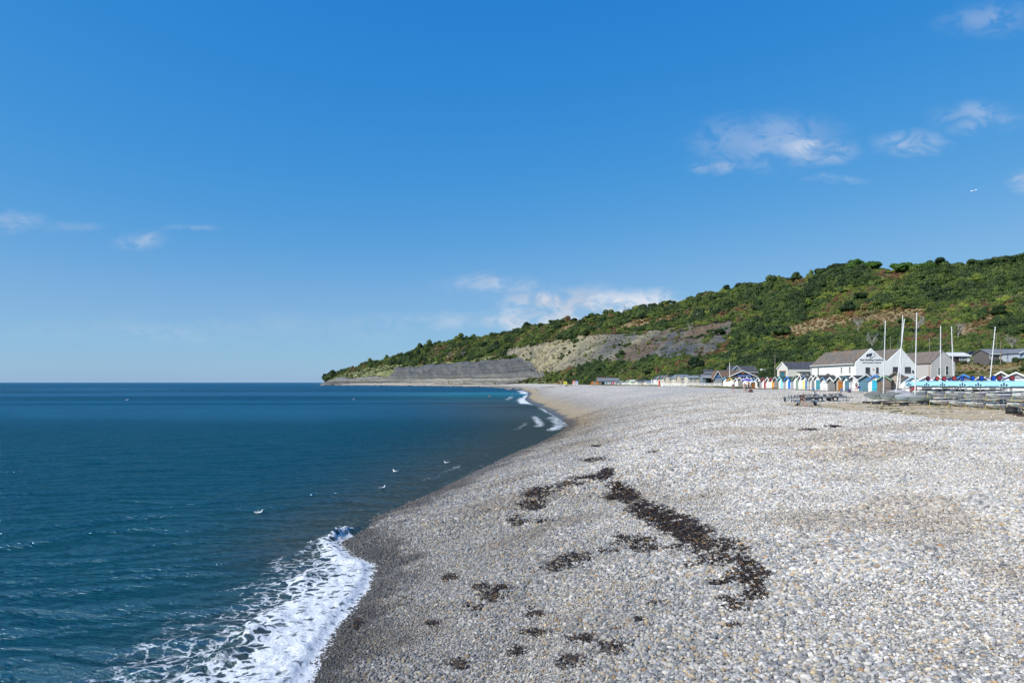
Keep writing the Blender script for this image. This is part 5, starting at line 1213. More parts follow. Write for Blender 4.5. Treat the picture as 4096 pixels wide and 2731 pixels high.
MB().lathe([(.38, 0), (.42, .03), (.40, .2), (.43, .24), (.40, .28), (.42, .5), (.36, .5), (.34, .1)]).build('tub_wall', BLACK, T, True); MB().lathe([(.45, .46), (.45, .52)]).build('rim', BLACK, T)
p = hit(1021.5, 416.0); T = thing('mooring_block', 'rusty mooring block with a round buoy on the sand edge', 'mooring', p)
MB().box((0, 0, .08), (1.0, .4, .16)).build('block_base', pm('rusty_iron', (.10, .05, .035), .9), T); MB().lathe([(.05, -.16), (.14, -.1), (.17, 0), (.14, .1), (.05, .16)], (-.1, 0, .3)).build('buoy', BLACK, T, True)
# ------------------------------------------------------------------ boat trailers
def trailer(px, row, lab, rz, L=4.6, tr=1.9, twin=False, guard=BLACK, r=.30, winch=True):
    p = hit(px, row); T = thing('boat_trailer', lab, 'trailer', p, rz, 'boat trailers parked on the shingle')
    fr = MB()
    for s_ in (-1, 1): fr.bar((-L*.30, s_*tr*.30, .58), (L*.35, s_*tr*.28, .60), .09, .16); fr.bar((L*.35, s_*tr*.28, .60), (L*.66, 0, .56), .09, .14)
    for x in (-L*.28, -.1*L, .12*L, .33*L): fr.bar((x, -tr*.30, .56), (x, tr*.30, .56), .07, .09)
    fr.bar((-.3*L-.1, -tr*.55, .66), (-.3*L-.1, tr*.55, .66), .05, .12); fr.build('frame', STEEL, T)
    for x in ((-.42, .42) if twin else (0,)):
        MB().tube((x, -tr*.5, r), (x, tr*.5, r), .04).build('axle', STEEL, T)
        for s_ in (-1, 1):
            w_ = MB().lathe([(.17, -.08), (r-.03, -.09), (r, -.05), (r, .05), (r-.03, .09), (.17, .08)], (x, s_*tr*.5, r), 'y', 18).build('wheel', BLACK, T)
            MB().lathe([(.17, -.05), (.17, .05)], (x, s_*tr*.5+s_*.045, r), 'y').lathe([(.05, -.09), (.05, .09)], (x, s_*tr*.5+s_*.045, r), 'y').build('rim', pm('cream_rim', (.6, .57, .48), .5), w_)
            g_ = MB(); rg = []
            for k in range(9): a = math.pi*(k/8); rg.append([(x+(r+.07)*math.cos(a), s_*tr*.5+y_, r+(r+.07)*math.sin(a)) for y_ in (-.13, .13)])
            g_.loft(rg); q = g_.build('mudguard', guard, T); q.modifiers.new('t', 'SOLIDIFY').thickness = .02
    if winch:
        MB().bar((L*.46, 0, .6), (L*.53, 0, 1.45), .10, .10).bar((L*.36, 0, .62), (L*.50, 0, 1.15), .06).build('winch_post', STEEL, T)
        MB().lathe([(.08, -.1), (.13, -.07), (.13, .07), (.08, .1)], (L*.53, 0, 1.52), 'y').build('winch', pm('winch_blue', (.04, .22, .55), .4), T)
    MB().bar((L*.66, 0, .56), (L*.74, 0, .58), .08).build('hitch', BLACK, T)
    MB().tube((L*.62, .08, .7), (L*.62, .08, .12), .025).lathe([(.04, -.04), (.12, -.04), (.12, .04), (.04, .04)], (L*.62, .08, .12), 'y').build('jockey_wheel', BLACK, T)
    ro = MB()
    for x in (-.26*L, .02*L, .22*L):
        for s_ in (-1, 1): ro.lathe([(.04, -.07), (.08, -.04), (.08, .04), (.04, .07)], (x, s_*.22, .80), 'y'); ro.bar((x, 0, .62), (x, s_*.22, .78), .04)
    ro.build_each('roller', BLACK, T)
    pad = MB()
    for s_ in (-1, 1): pad.bar((-.22*L, s_*tr*.26, .86), (.08*L, s_*tr*.26, .88), .10, .07); pad.bar((-.15*L, s_*tr*.26, .66), (-.15*L, s_*tr*.26, .84), .04); pad.bar((.03*L, s_*tr*.26, .66), (.03*L, s_*tr*.26, .84), .04)
    pad.build_each('bunk', pm('carpet_bunk', (.05, .045, .05), .95), T); return T
trailer(806.0, 405.3, 'small boat trailer with cream wheels that the man in black sits on', R(84), 3.6, 2.0, guard=STEEL, winch=False)
trailer(813.5, 401.6, 'long twin axle galvanised boat trailer with a blue winch', R(-5), 6.4, 2.0, True, guard=pm('navy_guard', (.012, .02, .05), .5))
trailer(793.0, 401.8, 'boat trailer with dark blue mudguards parked seaward of the others', R(70), 3.6, 1.9, guard=pm('navy_guard', (0, 0, 0)), winch=False)
trailer(832.0, 401.0, 'black guarded boat trailer parked behind the long galvanised one', R(176), 4.2, 1.9, guard=BLACK)

# ------------------------------------------------------------------ people
SKIN = pm('skin', (.42, .25, .18), .6, var=.08, scale=12); HAIRM = {}
def limb_obj(name, chains, mat, parent, sub=1):
    """one continuous skinned surface from chains of (point, radius); chains share joints by coordinate"""
    vid = {}; vs = []; rs = []; es = []
    for ch in chains:
        prev = None
        for (p, r) in ch:
            key = tuple(round(q, 4) for q in p)
            if key not in vid: vid[key] = len(vs); vs.append(p); rs.append(r)
            if prev is not None and prev != vid[key]: es.append((prev, vid[key]))
            prev = vid[key]
    me = bpy.data.meshes.new(name); me.from_pydata(vs, es, []); o = bpy.data.objects.new(name, me); C.objects.link(o); o.parent = parent
    o.modifiers.new('skin', 'SKIN').use_smooth_shade = True
    sk = me.skin_vertices[0] if me.skin_vertices else None
    if sk is None:
        bm = bmesh.new(); bm.from_mesh(me); bm.verts.layers.skin.verify(); bm.to_mesh(me); bm.free(); sk = me.skin_vertices[0]
    for i, r in enumerate(rs): sk.data[i].radius = (r, r) if isinstance(r, float) else r; sk.data[i].use_root = (i == 0)
    s_ = o.modifiers.new('sub', 'SUBSURF'); s_.levels = s_.render_levels = sub
    me.materials.append(mat); return o
def person(loc, rz, lab, pose='stand', top=(.02, .02, .03), bottom=(.03, .03, .05), shoes=(.05, .05, .05), hair=(.03, .02, .015), scale=1.0, long_hair=False, fingers=False, dress=False, arms=None, skin=None, bare=False):
    T = thing('person', lab, 'person', loc, rz); T.scale = (scale,)*3
    J = {}
    if pose == 'sit':     # seat height .5
        J.update(pel=(0, .1, .58), che=(0, -.05, 1.0), nec=(0, -.13, 1.16), hd=(0, -.22, 1.30), hipL=(-.1, .08, .56), hipR=(.1, .08, .56), kL=(-.17, -.36, .53), kR=(.19, -.36, .53), aL=(-.14, -.38, .09), aR=(.24, -.40, .09), tL=(-.15, -.56, .03), tR=(.27, -.58, .03),
                 sL=(-.2, -.07, 1.1), sR=(.2, -.07, 1.1), eL=(-.25, -.28, .84), eR=(.25, -.28, .84), wL=(-.05, -.42, .78), wR=(.04, -.44, .80))
    else:
        J.update(pel=(0, 0, .95), che=(0, .0, 1.32), nec=(0, .0, 1.50), hd=(0, -.02, 1.64), hipL=(-.1, 0, .92), hipR=(.1, 0, .92), kL=(-.11, -.02, .50), kR=(.11, -.02, .50), aL=(-.12, .02, .09), aR=(.12, .02, .09), tL=(-.13, -.15, .03), tR=(.13, -.15, .03),
                 sL=(-.19, 0, 1.43), sR=(.19, 0, 1.43), eL=(-.26, .02, 1.15), eR=(.26, .02, 1.15), wL=(-.27, -.08, .92), wR=(.27, -.08, .92))
        if pose == 'walk': J.update(kL=(-.1, -.16, .52), aL=(-.1, -.14, .10), tL=(-.1, -.30, .05), kR=(.1, .02, .50), aR=(.1, .26, .13), tR=(.1, .14, .04), eL=(-.24, .12, 1.17), wL=(-.26, .10, .92), eR=(.24, -.10, 1.17), wR=(.25, -.24, .98))
        if pose == 'bend': J.update(che=(0, -.18, 1.24), nec=(0, -.32, 1.36), hd=(0, -.42, 1.44), sL=(-.18, -.28, 1.31), sR=(.18, -.28, 1.31), eL=(-.2, -.38, 1.06), eR=(.2, -.42, 1.06), wL=(-.12, -.5, .88), wR=(.12, -.52, .9))
        if pose == 'phone': J.update(eL=(-.24, -.12, 1.18), wL=(-.1, -.32, 1.36), eR=(.24, -.12, 1.18), wR=(.08, -.33, 1.38))
        if pose == 'swim': J.update(eL=(-.45, -.05, 1.42), wL=(-.7, -.1, 1.4))
    if arms: J.update(arms)
    V = Vector; mid = lambda a, c, t=.5: tuple(V(J[a]).lerp(V(J[c]), t))
    hdv = V(J['hd']); nv = V(J['nec']); up = (hdv-nv).normalized(); crown_ = tuple(hdv+up*.10)
    ch = [[(J['pel'], (.14, .10)), (mid('pel', 'che', .45), (.12, .09)), (J['che'], (.15, .105)), (J['nec'], .055), (tuple(nv.lerp(hdv, .45)), .055), (J['hd'], (.082, .098)), (crown_, (.06, .07))],
          [(J['hd'], (.082, .098)), (tuple(hdv+V((0, -.115, -.02))), .016)]]
    for s_ in 'LR':
        ch.append([(J['pel'], (.14, .10)), (J['hip'+s_], .095), (mid('hip'+s_, 'k'+s_), .078), (J['k'+s_], .056), (mid('k'+s_, 'a'+s_, .35), .056), (J['a'+s_], .036), (J['t'+s_], (.04, .025))])
        ch.append([(J['che'], (.15, .105)), (J['s'+s_], .062), (mid('s'+s_, 'e'+s_), .046), (J['e'+s_], .037), (J['w'+s_], .025)])
        wv = V(J['w'+s_]); dv = (wv-V(J['e'+s_])).normalized(); sg = -1 if s_ == 'L' else 1; side = V((1, 0, 0))-dv*dv.x; side.normalize()
        palm = wv+dv*.07; ch.append([(J['w'+s_], .025), (tuple(palm), (.036, .018))])
        if fingers:
            nrm = dv.cross(side).normalized()
            for k in range(4):
                b0 = palm+side*(k-1.5)*.02+dv*.02; ln = (.06, .075, .07, .055)[k]
                ch.append([(tuple(palm), (.036, .018)), (tuple(b0), .009), (tuple(b0+dv*ln*.5-nrm*.01*sg), .008), (tuple(b0+dv*ln*.85-nrm*.03*sg), .007)])
            ch.append([(tuple(wv+dv*.03), .022), (tuple(wv+dv*.05-side*sg*.045), .010), (tuple(wv+dv*.085-side*sg*.055), .008)])
    limb_obj('body', ch, skin or SKIN, T)
    tm = pm('cloth_%d_%d_%d' % tuple(int(q*99) for q in top), top, .85); bmt = pm('cloth_%d_%d_%d' % tuple(int(q*99) for q in bottom), bottom, .85)
    if not bare:
        c2 = [[(mid('pel', 'che', .05), (.155, .118)), (mid('pel', 'che', .5), (.142, .108)), (J['che'], (.172, .122)), (tuple(V(J['che']).lerp(nv, .75)), .075)]]
        for s_ in 'LR': c2.append([(J['che'], (.172, .122)), (J['s'+s_], .078), (mid('s'+s_, 'e'+s_, .55), .062)])
        limb_obj('shirt', c2, tm, T)
    e_ = .45 if not dress else .8
    if dress: limb_obj('skirt', [[(J['pel'], (.16, .13)), (tuple((V(J['kL'])+V(J['kR']))/2*.65+V(J['pel'])*.35), (.20, .17))]], bmt, T)
    else: limb_obj('shorts', [[(mid('pel', 'che', .12), (.15, .115)), (J['pel'], (.158, .12))]]+[[(J['pel'], (.158, .12)), (J['hip'+s_], .110), (mid('hip'+s_, 'k'+s_, .55), .094)] for s_ in 'LR'], bmt, T)
    if shoes:
        sm_ = pm('cloth_%d_%d_%d' % tuple(int(q*99) for q in shoes), shoes, .6)
        for s_ in 'LR': limb_obj('shoe', [[(tuple(V(J['a'+s_])+V((0, .02, -.035))), (.048, .045)), (tuple(V(J['a'+s_]).lerp(V(J['t'+s_]), .6)), (.048, .036)), (J['t'+s_], (.045, .028))]], sm_, T)
    hm = pm('hair_%d' % int(hair[0]*999), hair, .7, var=.3, scale=30)
    hc_ = [[(tuple(hdv+up*.035+V((0, .022, 0))), (.092, .105)), (tuple(hdv+up*.10+V((0, .012, 0))), (.07, .082))]]
    if long_hair: hc_[0].insert(0, (tuple(nv+V((0, .08, .0))), .055))
    limb_obj('hair', hc_, hm, T); return T
def on(px, row): return hit(px, row)
# man on the trailer
p = hit(801.8, 406.0); T = person((p.x, p.y, p.z+.02), R(18), 'man in a black T-shirt and red shoes sitting on a trailer looking at his phone', 'sit', top=(.012, .012, .016), bottom=(.015, .015, .02), shoes=(.45, .02, .02), fingers=True, scale=1.03)
o = MB().box((0, -.50, .87), (.075, .012, .15)).build('phone', BLACK); o.location = T.location; o.rotation_euler = (0, 0, R(18)); tag(o, 'dark phone held in the hands of the man on the trailer', 'phone')
# woman with suitcase
p = hit(856.5, 392.5); W = person(p, R(120), 'woman in dark top and pink skirt walking with a suitcase and blue bag', 'walk', top=(.02, .015, .05), bottom=(.50, .27, .26), shoes=(.3, .16, .12), long_hair=True, dress=True, fingers=True, skin=pm('fair_skin', (.52, .32, .25), .6))
T = thing('suitcase', 'purple patterned suitcase beside the walking woman', 'suitcase', p+Vector((-1.15, .1, 0))); MB().box((0, 0, .36), (.42, .28, .58)).build('shell_case', pm('purple_pattern', (.10, .06, .15), .6, var=.6, scale=14), T)
MB().tube((-.1, .1, .6), (-.1, .1, 1.0), .012).tube((.1, .1, .6), (.1, .1, 1.0), .012).tube((-.1, .1, 1.0), (.1, .1, 1.0), .014).build('handle', STEEL, T); MB().lathe([(.05, -.02), (.05, .02)], (-.15, 0, .05), 'x').lathe([(.05, -.02), (.05, .02)], (.15, 0, .05), 'x').build('wheels', BLACK, T)
T = thing('beach_bag', 'blue shoulder bag carried by the walking woman', 'bag', p+Vector((.42, -.05, .72))); MB().prism([(-.28, 0, .05), (.25, 0, 0), (.30, 0, .36), (-.22, 0, .40)], (0, .16, 0)).build('pouch', pm('blue_bag', (.08, .09, .33), .7), T); MB().tube((-.2, .08, .4), (-.35, .08, .72), .015).tube((.25, .08, .36), (-.3, .08, .72), .015).build('strap', pm('blue_bag', (0, 0, 0)), T)
# people near the first huts
p = hit(733.2, 391.9); person(p, R(150), 'man standing alone on the shingle in dark top and olive shorts', 'phone', top=(.03, .03, .06), bottom=(.10, .10, .07), shoes=(.2, .1, .07))
p = hit(744.2, 392.0); person(p, R(-40), 'woman in pale shorts and sleeveless top beside the person in black', 'phone', top=(.45, .28, .2), bottom=(.4, .4, .45), shoes=None, hair=(.05, .02, .01), long_hair=True)
p = hit(746.4, 391.8); person(p, R(-60), 'person in a black top and shorts leaning towards a companion', 'bend', top=(.012, .015, .03), bottom=(.015, .018, .03), shoes=None, scale=1.04)
p = hit(750.6, 391.9); T = thing('rucksack', 'dark red beach rucksack lying beside the couple', 'bag', p); MB().lathe([(.18, 0), (.36, .05), (.40, .25), (.32, .45), (.12, .52)]).build('sack', pm('dark_red_bag', (.10, .035, .035), .8, var=.5), T, True); MB().tube((-.1, -.1, .5), (.1, -.1, .62), .025).tube((.1, -.1, .62), (.2, -.1, .45), .025).build('strap', BLACK, T)
def parasol(p, lab, c, h=2.1, r=1.15, tilt=0, c2=None):
    T = thing('parasol', lab, 'parasol', p); T.rotation_euler = (0, tilt, 0)
    MB().tube((0, 0, 0), (0, 0, h), .022).build('pole_shaft', WHITE, T)
    n = 12; m_ = MB(); rings = [[(0, 0, h+.02)]*n, [(r*.55*math.cos(6.283*k/n), r*.55*math.sin(6.283*k/n), h-.10) for k in range(n)], [(r*math.cos(6.283*k/n), r*math.sin(6.283*k/n), h-.42+.03*(k % 2)) for k in range(n)]]
    m_.loft(rings, True).build('canopy', pm('parasol_'+lab.split()[0], c, .7), T)
    if c2:
        m2 = MB().loft([[(q[0]*1.01, q[1]*1.01, q[2]+.015) for q in rg[:n//2+1]] for rg in rings[1:]]); m2.build('canopy_panel', pm('parasol2_'+lab.split()[0], c2, .7), T)
p = at(746.8, 166); parasol(p+Vector((0, 0, .25)), 'purple blue parasol before the white huts', (.07, .06, .42), 2.1, 1.5)
p = at(751.6, 165); parasol(p+Vector((0, 0, .1)), 'pale blue striped parasol next to the purple one', (.45, .52, .65), 1.9, 1.15, c2=(.7, .7, .7))
p = at(615.5, 372); parasol(Vector((p.x-.6, p.y-1, 5.0)), 'tilted red and blue parasol in front of the chalet terrace', (.55, .03, .05), 2.2, 1.6, R(-35), c2=(.05, .08, .45))
p = at(617.0-1.2+.3, 372); parasol(Vector((p.x+.9+.4, p.y-3, 5.3)), 'turquoise parasol in front of the chalet terrace', (.03, .38, .60), 2.0, 1.3)
for (px, lab, c) in ((749.7, 'folding beach chair with dark blue seat under the parasols', (.02, .03, .08)),):
    p = at(px, 163); T = thing('beach_chair', lab, 'chair', p, R(30))
    MB().box((0, 0, .38), (.5, .5, .04)).build('seat', pm('chair_cloth', c, .8), T); MB().prism([(-.25, .22, .38), (.25, .22, .38), (.25, .5, 1.0), (-.25, .5, 1.0)], (0, .03, 0)).build('backrest', pm('chair_cloth', c), T)
    for x, y in ((-.22, -.22), (.22, -.22), (-.22, .22), (.22, .22)): MB().tube((x, y, 0), (x, y, .38), .015).build('leg', STEEL, T)
p = at(753.4, 164); T = thing('orange_board', 'orange brown wooden screen propped beside the pale parasol', 'screen', p, R(20)); MB().box((0, 0, .75), (1.0, .06, 1.4)).build('board_panel', pm('orange_wood', (.38, .13, .03), .6), T); MB().bar((-.3, .05, .8), (-.3, .5, 0), .05).build('prop', TIMBER, T)
# people by the fence
for (px, d, pose, rz, top, bot, lab) in ((717.9, 218, 'walk', 60, (.25, .23, .30), (.03, .04, .08), 'walker in grey top and dark shorts crossing before the clubhouse'), (722.5, 205, 'walk', -60, (.03, .02, .04), (.12, .11, .10), 'walker in dark top near the white fence end'),
        (726.9, 215, 'stand', 90, (.5, .3, .3), (.45, .35, .35), 'small child in pink behind the white fence end'), (682.0, 236, 'stand', 150, (.14, .16, .24), (.05, .05, .08), 'person in blue grey top standing at the fence'), (684.0, 238, 'stand', 150, (.05, .05, .08), (.03, .03, .05), 'person in dark clothes by the fence beside the blue grey one'),
        (730.0, 222, 'stand', 40, (.05, .02, .03), (.2, .1, .08), 'person standing by the clubhouse wall at the fence end')):
    p = at(px, d); person(p, R(rz), lab, pose, top, bot, scale=.72 if 'child' in lab else 1)
sit_c = [(.03, .05, .03), (.30, .16, .12), (.05, .10, .06), (.35, .33, .30), (.20, .08, .08), (.28, .20, .20)]
for k, (px, w) in enumerate(((687.8, 'at the first table'), (690.6, 'under the green shrub'), (694.2, 'in the middle of the group'), (697.2, 'beside the central diner'), (700.0, 'near the kiosk'), (702.2, 'closest to the kiosk hatch'))):
    p = at(px, 240); person(p, R((20, 160, 70, 200, 310, 90)[k]), 'seated cafe guest in %s %s' % (('dark green', 'tan', 'green', 'pale grey', 'maroon', 'dusty pink')[k], w), 'sit', sit_c[k], (.05, .05, .07))
for k, px in enumerate((689.2, 695.6, 701.2)):
    p = at(px, 240.6); T = thing('picnic_table', 'wooden picnic table %s behind the white fence' % ('by the green shrub', 'in the middle of the cafe group', 'next to the kiosk')[k], 'table', p)
    MB().box((0, 0, .74), (1.7, .75, .06)).build('tabletop', TIMBER, T); MB().box((0, -.65, .45), (1.7, .25, .05)).build('bench_seat', TIMBER, T); MB().box((0, .65, .45), (1.7, .25, .05)).build('bench_seat', TIMBER, T)
    for s_ in (-.65, .65): MB().bar((s_, -.7, 0), (s_, -.2, .72), .08).bar((s_, .7, 0), (s_, .2, .72), .08).build('leg_frame', TIMBER, T)
# far strollers
for (px, row, pose, rz, top, bot, lab) in ((532.0, 390.0, 'stand', 0, (.6, .6, .6), (.6, .6, .62), 'distant stroller dressed in white at the edge of the surf'), (535.2, 389.4, 'walk', 60, (.05, .05, .12), (.3, .3, .35), 'distant stroller in dark blue on the far beach'), (536.9, 391.6, 'walk', 150, (.08, .06, .10), (.06, .06, .1), 'distant stroller in dark clothes on the far beach'),
        (557.0, 386.9, 'stand', 0, (.6, .55, .55), (.1, .1, .2), 'distant person in white at the foot of the bushes'), (559.4, 386.9, 'stand', 90, (.3, .05, .1), (.1, .1, .1), 'distant person in red at the foot of the bushes'), (561.0, 386.8, 'stand', 30, (.65, .6, .6), (.1, .12, .25), 'distant person in white shirt and blue trousers near the signs'), (553.5, 386.9, 'sit', 30, (.5, .3, .3), (.1, .1, .1), 'distant person seated near the foot of the bushes')):
    p = hit(px, row) if row > 389 else at(px, 380); person(p, R(rz), lab, pose, top, bot)
d = 560.; p = Vector(((517.7-CX)/FX*420, 420, -.75)); person(p, R(40), 'bather standing waist deep in the sea off the far beach', 'swim', bottom=(.1, .03, .03), shoes=None, bare=True)
d = 205.; p = at(642.0, 262); person(p+Vector((0, 0, -.35)), R(-60), 'person in dark clothes sitting on the dry grass before the low chalets', 'sit', (.03, .02, .03), (.4, .4, .42))
p = at(525.5+1, 300); T = thing('dog', 'small dark dog standing near the far surf', 'dog', hit(529.0, 390.6), R(80))
limb_obj('body', [[((0, -.35, .42), (.10, .12)), ((0, 0, .43), (.12, .14)), ((0, .35, .43), (.10, .11)), ((0, .5, .55), .03), ((0, .6, .7), .02)], [((0, -.35, .42), (.10, .12)), ((0, -.5, .58), .07), ((0, -.6, .66), .08), ((0, -.76, .62), .04)]]+
         [[((0, -.35, .42), (.10, .12)), ((s_*.09, -.34, .28), .045), ((s_*.09, -.33, .14), .028), ((s_*.09, -.37, .02), .03)] for s_ in (-1, 1)]+[[((0, .35, .43), (.10, .11)), ((s_*.09, .30, .30), .06), ((s_*.09, .42, .17), .03), ((s_*.09, .36, .02), .03)] for s_ in (-1, 1)], pm('dark_fur', (.03, .022, .018), .9), T)
for (a_, b2, lab) in (((541, 393.6), None, 'dark towel lying on the far shingle'),):
    p = hit(*a_); T = tag(MB().loft([[(p.x-.8+.4*k, p.y-.5, p.z+.06+.05*(k % 2)), (p.x-.8+.4*k, p.y+.9, p.z+.06+.05*((k+1) % 2))] for k in range(5)]).build('towel', pm('towel_dark', (.05, .05, .07), .9)), lab, 'towel')
# signs, life ring, concrete block
p = at(565.3, 372); T = thing('beach_sign', 'yellow warning sign on a post above the concrete block', 'sign', p); MB().tube((0, 0, 0), (0, 0, 2.8), .05).build('post', STEEL, T); MB().box((0, -.06, 2.2), (1.9, .05, 1.5)).build('sign_panel', pm('sign_yellow', (.78, .70, .08), .5), T); MB().box((0, -.1, 2.4), (1.2, .02, .12)).box((0, -.1, 2.1), (1.3, .02, .1)).build_each('sign_line', BLACK, T)
for (px, c, c2, lab) in ((574.0, (.70, .10, .03), (.75, .72, .68), 'white notice board with an orange red header'), (575.9+.9, (.05, .12, .40), (.70, .72, .76), 'white and blue notice board beside the orange headed one')):
    p = at(px, 375); T = thing('notice_board', lab, 'sign', p); MB().bar((-.55, 0, 0), (-.55, 0, 3.2), .08).bar((.55, 0, 0), (.55, 0, 3.2), .08).build_each('post', STEEL, T)
    MB().box((0, -.06, 1.9), (1.35, .06, 2.2)).build('sign_panel', pm('np_'+lab[-12:], c2, .5), T); MB().box((0, -.10, 2.75), (1.35, .03, .5)).build('sign_header', pm('nh_'+lab[-12:], c, .5), T); MB().box((0, -.10, 1.8), (.9, .02, .5)).build('sign_graphic', pm('nh_'+lab[-12:], c), T)
p = at(568.3, 377); T = tag(MB().box((p.x, p.y, p.z+.4), (4.2, 1.6, 1.3)).box((p.x-1.7, p.y-.2, p.z+.55), (1.0, 2.0, 1.6)).build('concrete_block', pm('pale_concrete', (.42, .38, .30), .9, var=.2)), 'low pale concrete block below the yellow sign', 'block')
p = at(571.3-1.6, 380); T = thing('life_ring_stand', 'red life ring stand beside the concrete block', 'life ring', p+Vector((1.6, 0, 0))); MB().bar((0, 0, 0), (0, 0, 1.9), .1).build('post', WHITE, T); MB().box((0, -.1, 1.6), (.8, .15, 1.0)).build('ring_housing', pm('life_red', (.62, .05, .02), .5), T)
p = at(659.2, 250); T = thing('life_ring_stand', 'tall red life ring housing at the corner of the white fence', 'life ring', p); MB().bar((0, 0, 0), (0, 0, 1.3), .12).build('post', WHITE, T)
MB().lathe([(.16, .0), (.30, .1), (.34, .75), (.30, 1.4), (.16, 1.5)], (0, -.1, .75), n=16).build('ring_housing', pm('life_red', (0, 0, 0)), T, True); MB().box((0, -.1, .4), (.5, .3, .66)).build('base_box', pm('life_red', (0, 0, 0)), T)
# driftwood by the bushes
for (px, row, L_, lab) in ((546, 387.6, 7, 'long bleached driftwood log below the bushes'), (551.5, 387.3, 5, 'short driftwood log near the seated person')):
    p = hit(px, row); tag(MB().tube(p+Vector((-L_/2, 0, .35)), p+Vector((0, .4, .5)), .22, .3).tube(p+Vector((0, .4, .5)), p+Vector((L_/2, .2, .3)), .3, .15).tube(p+Vector((-L_*.3, 0, .4)), p+Vector((-L_*.45, 0, 1.1)), .1, .04).build('driftwood_log', pm('bleached_wood', (.33, .30, .26), .9)), lab, 'driftwood')
# rock ledge under the cliffs
m_ = MB(); rr = random.Random(5)
me_v = []
for k in range(260):
    y = rr.uniform(640, 1600); x = float(np.interp(y, SHORE[:, 0], SHORE[:, 1]))+rr.uniform(-8, 6); s_ = rr.uniform(.8, 3.2)
    q = IV*np.array([s_*1.8, s_*1.3, s_*.45])*(1+.25*np.random.default_rng(k).normal(size=(len(IV), 1)))+np.array([x, y, .25])
    m_.add(q, [tuple(f) for f in IF])
o = m_.build('fallen_rocks', pm('ledge_rock', (.16, .16, .155), .9, var=.3)); tag(o, 'dark fallen rocks scattered along the foot of the grey cliff', 'rocks', kind='stuff')

# ------------------------------------------------------------------ gulls and buoys
GW = pm('gull_white', (.80, .80, .80), .6, var=.03); GG = pm('gull_grey', (.38, .40, .43), .6)
def gull(p, rz, lab, s=1.0):
    T = thing('gull', lab, 'gull', p, rz, 'gulls resting on the water'); T.scale = (s,)*3
    limb_obj('body', [[((.02, 0, .06), (.085, .07)), ((.13, 0, .09), (.07, .06)), ((.19, 0, .17), .035), ((.20, 0, .235), .038), ((.235, 0, .235), .022)], [((.02, 0, .06), (.085, .07)), ((-.12, 0, .08), (.055, .045)), ((-.24, 0, .12), (.02, .012))]], GW, T)
    for s_ in (-1, 1): MB().prism([(.10, s_*.07, .10), (-.02, s_*.085, .06), (-.26, s_*.02, .14), (-.10, s_*.06, .13)], (0, s_*.015, .01)).build('wing', GG, T)
    MB().tube((.23, 0, .23), (.285, 0, .222), .010, .003).build('bill', pm('bill_yellow', (.6, .4, .05), .5), T)
def onsea(px, row): d = EYE*FX/(row-HZ); return Vector(((px-CX)/FX*d, d, 0))
for k, (px, row, rz, lab, s) in enumerate(((258.6, 513.5, 5, 'white gull floating alone on open water off the surf', 1.0), (382.3, 488.5, 40, 'white gull floating just below the paired distant gulls', 1.0), (395.3, 471.8, 150, 'white gull floating between the other two near the beach', 1.0), (446.7, 463.0, 190, 'white gull floating close to the beach edge', 1.0),
        (127.0, 400.0, 0, 'tiny pale gull on far open water', 2.4), (353, 399.5, 30, 'tiny pale gull on the water off the headland', 2.4), (512, 394, 60, 'pale gull on the water off the far beach', 2.2))):
    gull(onsea(px, row), R(rz), lab, s)
d = 105; T = thing('flying_gull', 'gull gliding high in the blue sky', 'gull', ((974-CX)/FX*d, d, EYE+(HZ-190.5)*d/FX), R(20))
limb_obj('body', [[((-.18, 0, 0), .03), ((0, 0, 0), .06), ((.15, 0, .01), .045), ((.22, 0, .0), .02)]], GW, T)
for s_ in (-1, 1): MB().prism([(.08, s_*.04, .02), (-.06, s_*.04, .02), (-.10, s_*.55, .02), (.0, s_*.35, .12), (.06, s_*.33, .12)], (0, 0, .012)).build('wing', GW, T)
p = onsea(489.5, 396.2); tag(MB().lathe([(.05, -.2), (.3, -.1), (.4, .15), (.3, .4), (.05, .5)], p).build('buoy', pm('buoy_orange', (.60, .16, .06), .5), None, True), 'small orange buoy floating off the far beach', 'buoy')

# ------------------------------------------------------------------ trees one can tell apart
BARK = pm('bark', (.11, .09, .07), .95, var=.3, bump=.5); PALEBARK = pm('dead_bark', (.38, .35, .31), .95, var=.2)
def tree_proto(seed, flat, lobes, tall):
    r_ = random.Random(seed); trunk = MB(); trunk.tube((0, 0, -.6), (.02, 0, .45), .055, .035, 7)
    for k in range(5):
        a = k*1.256+r_.uniform(-.4, .4); trunk.tube((.02, 0, .25+.05*k), (.5*math.cos(a), .5*math.sin(a), .62+flat*.3), .028, .01, 6)
    me1 = None; T = thing('tree', 'x', 'tree', (0, 0, 0)); trunk.build('trunk', BARK, T)
    me = crown_mesh('crown', seed, lobes, 260, .085, flat, True, tall); o = bpy.data.objects.new('crown', me); C.objects.link(o); o.parent = T; o.location = (0, 0, .12); return T
protos = [tree_proto(201, .8, 13, 0), tree_proto(202, .65, 15, 0), tree_proto(203, .95, 12, .15), tree_proto(204, .7, 11, 0)]
used = [False]*4
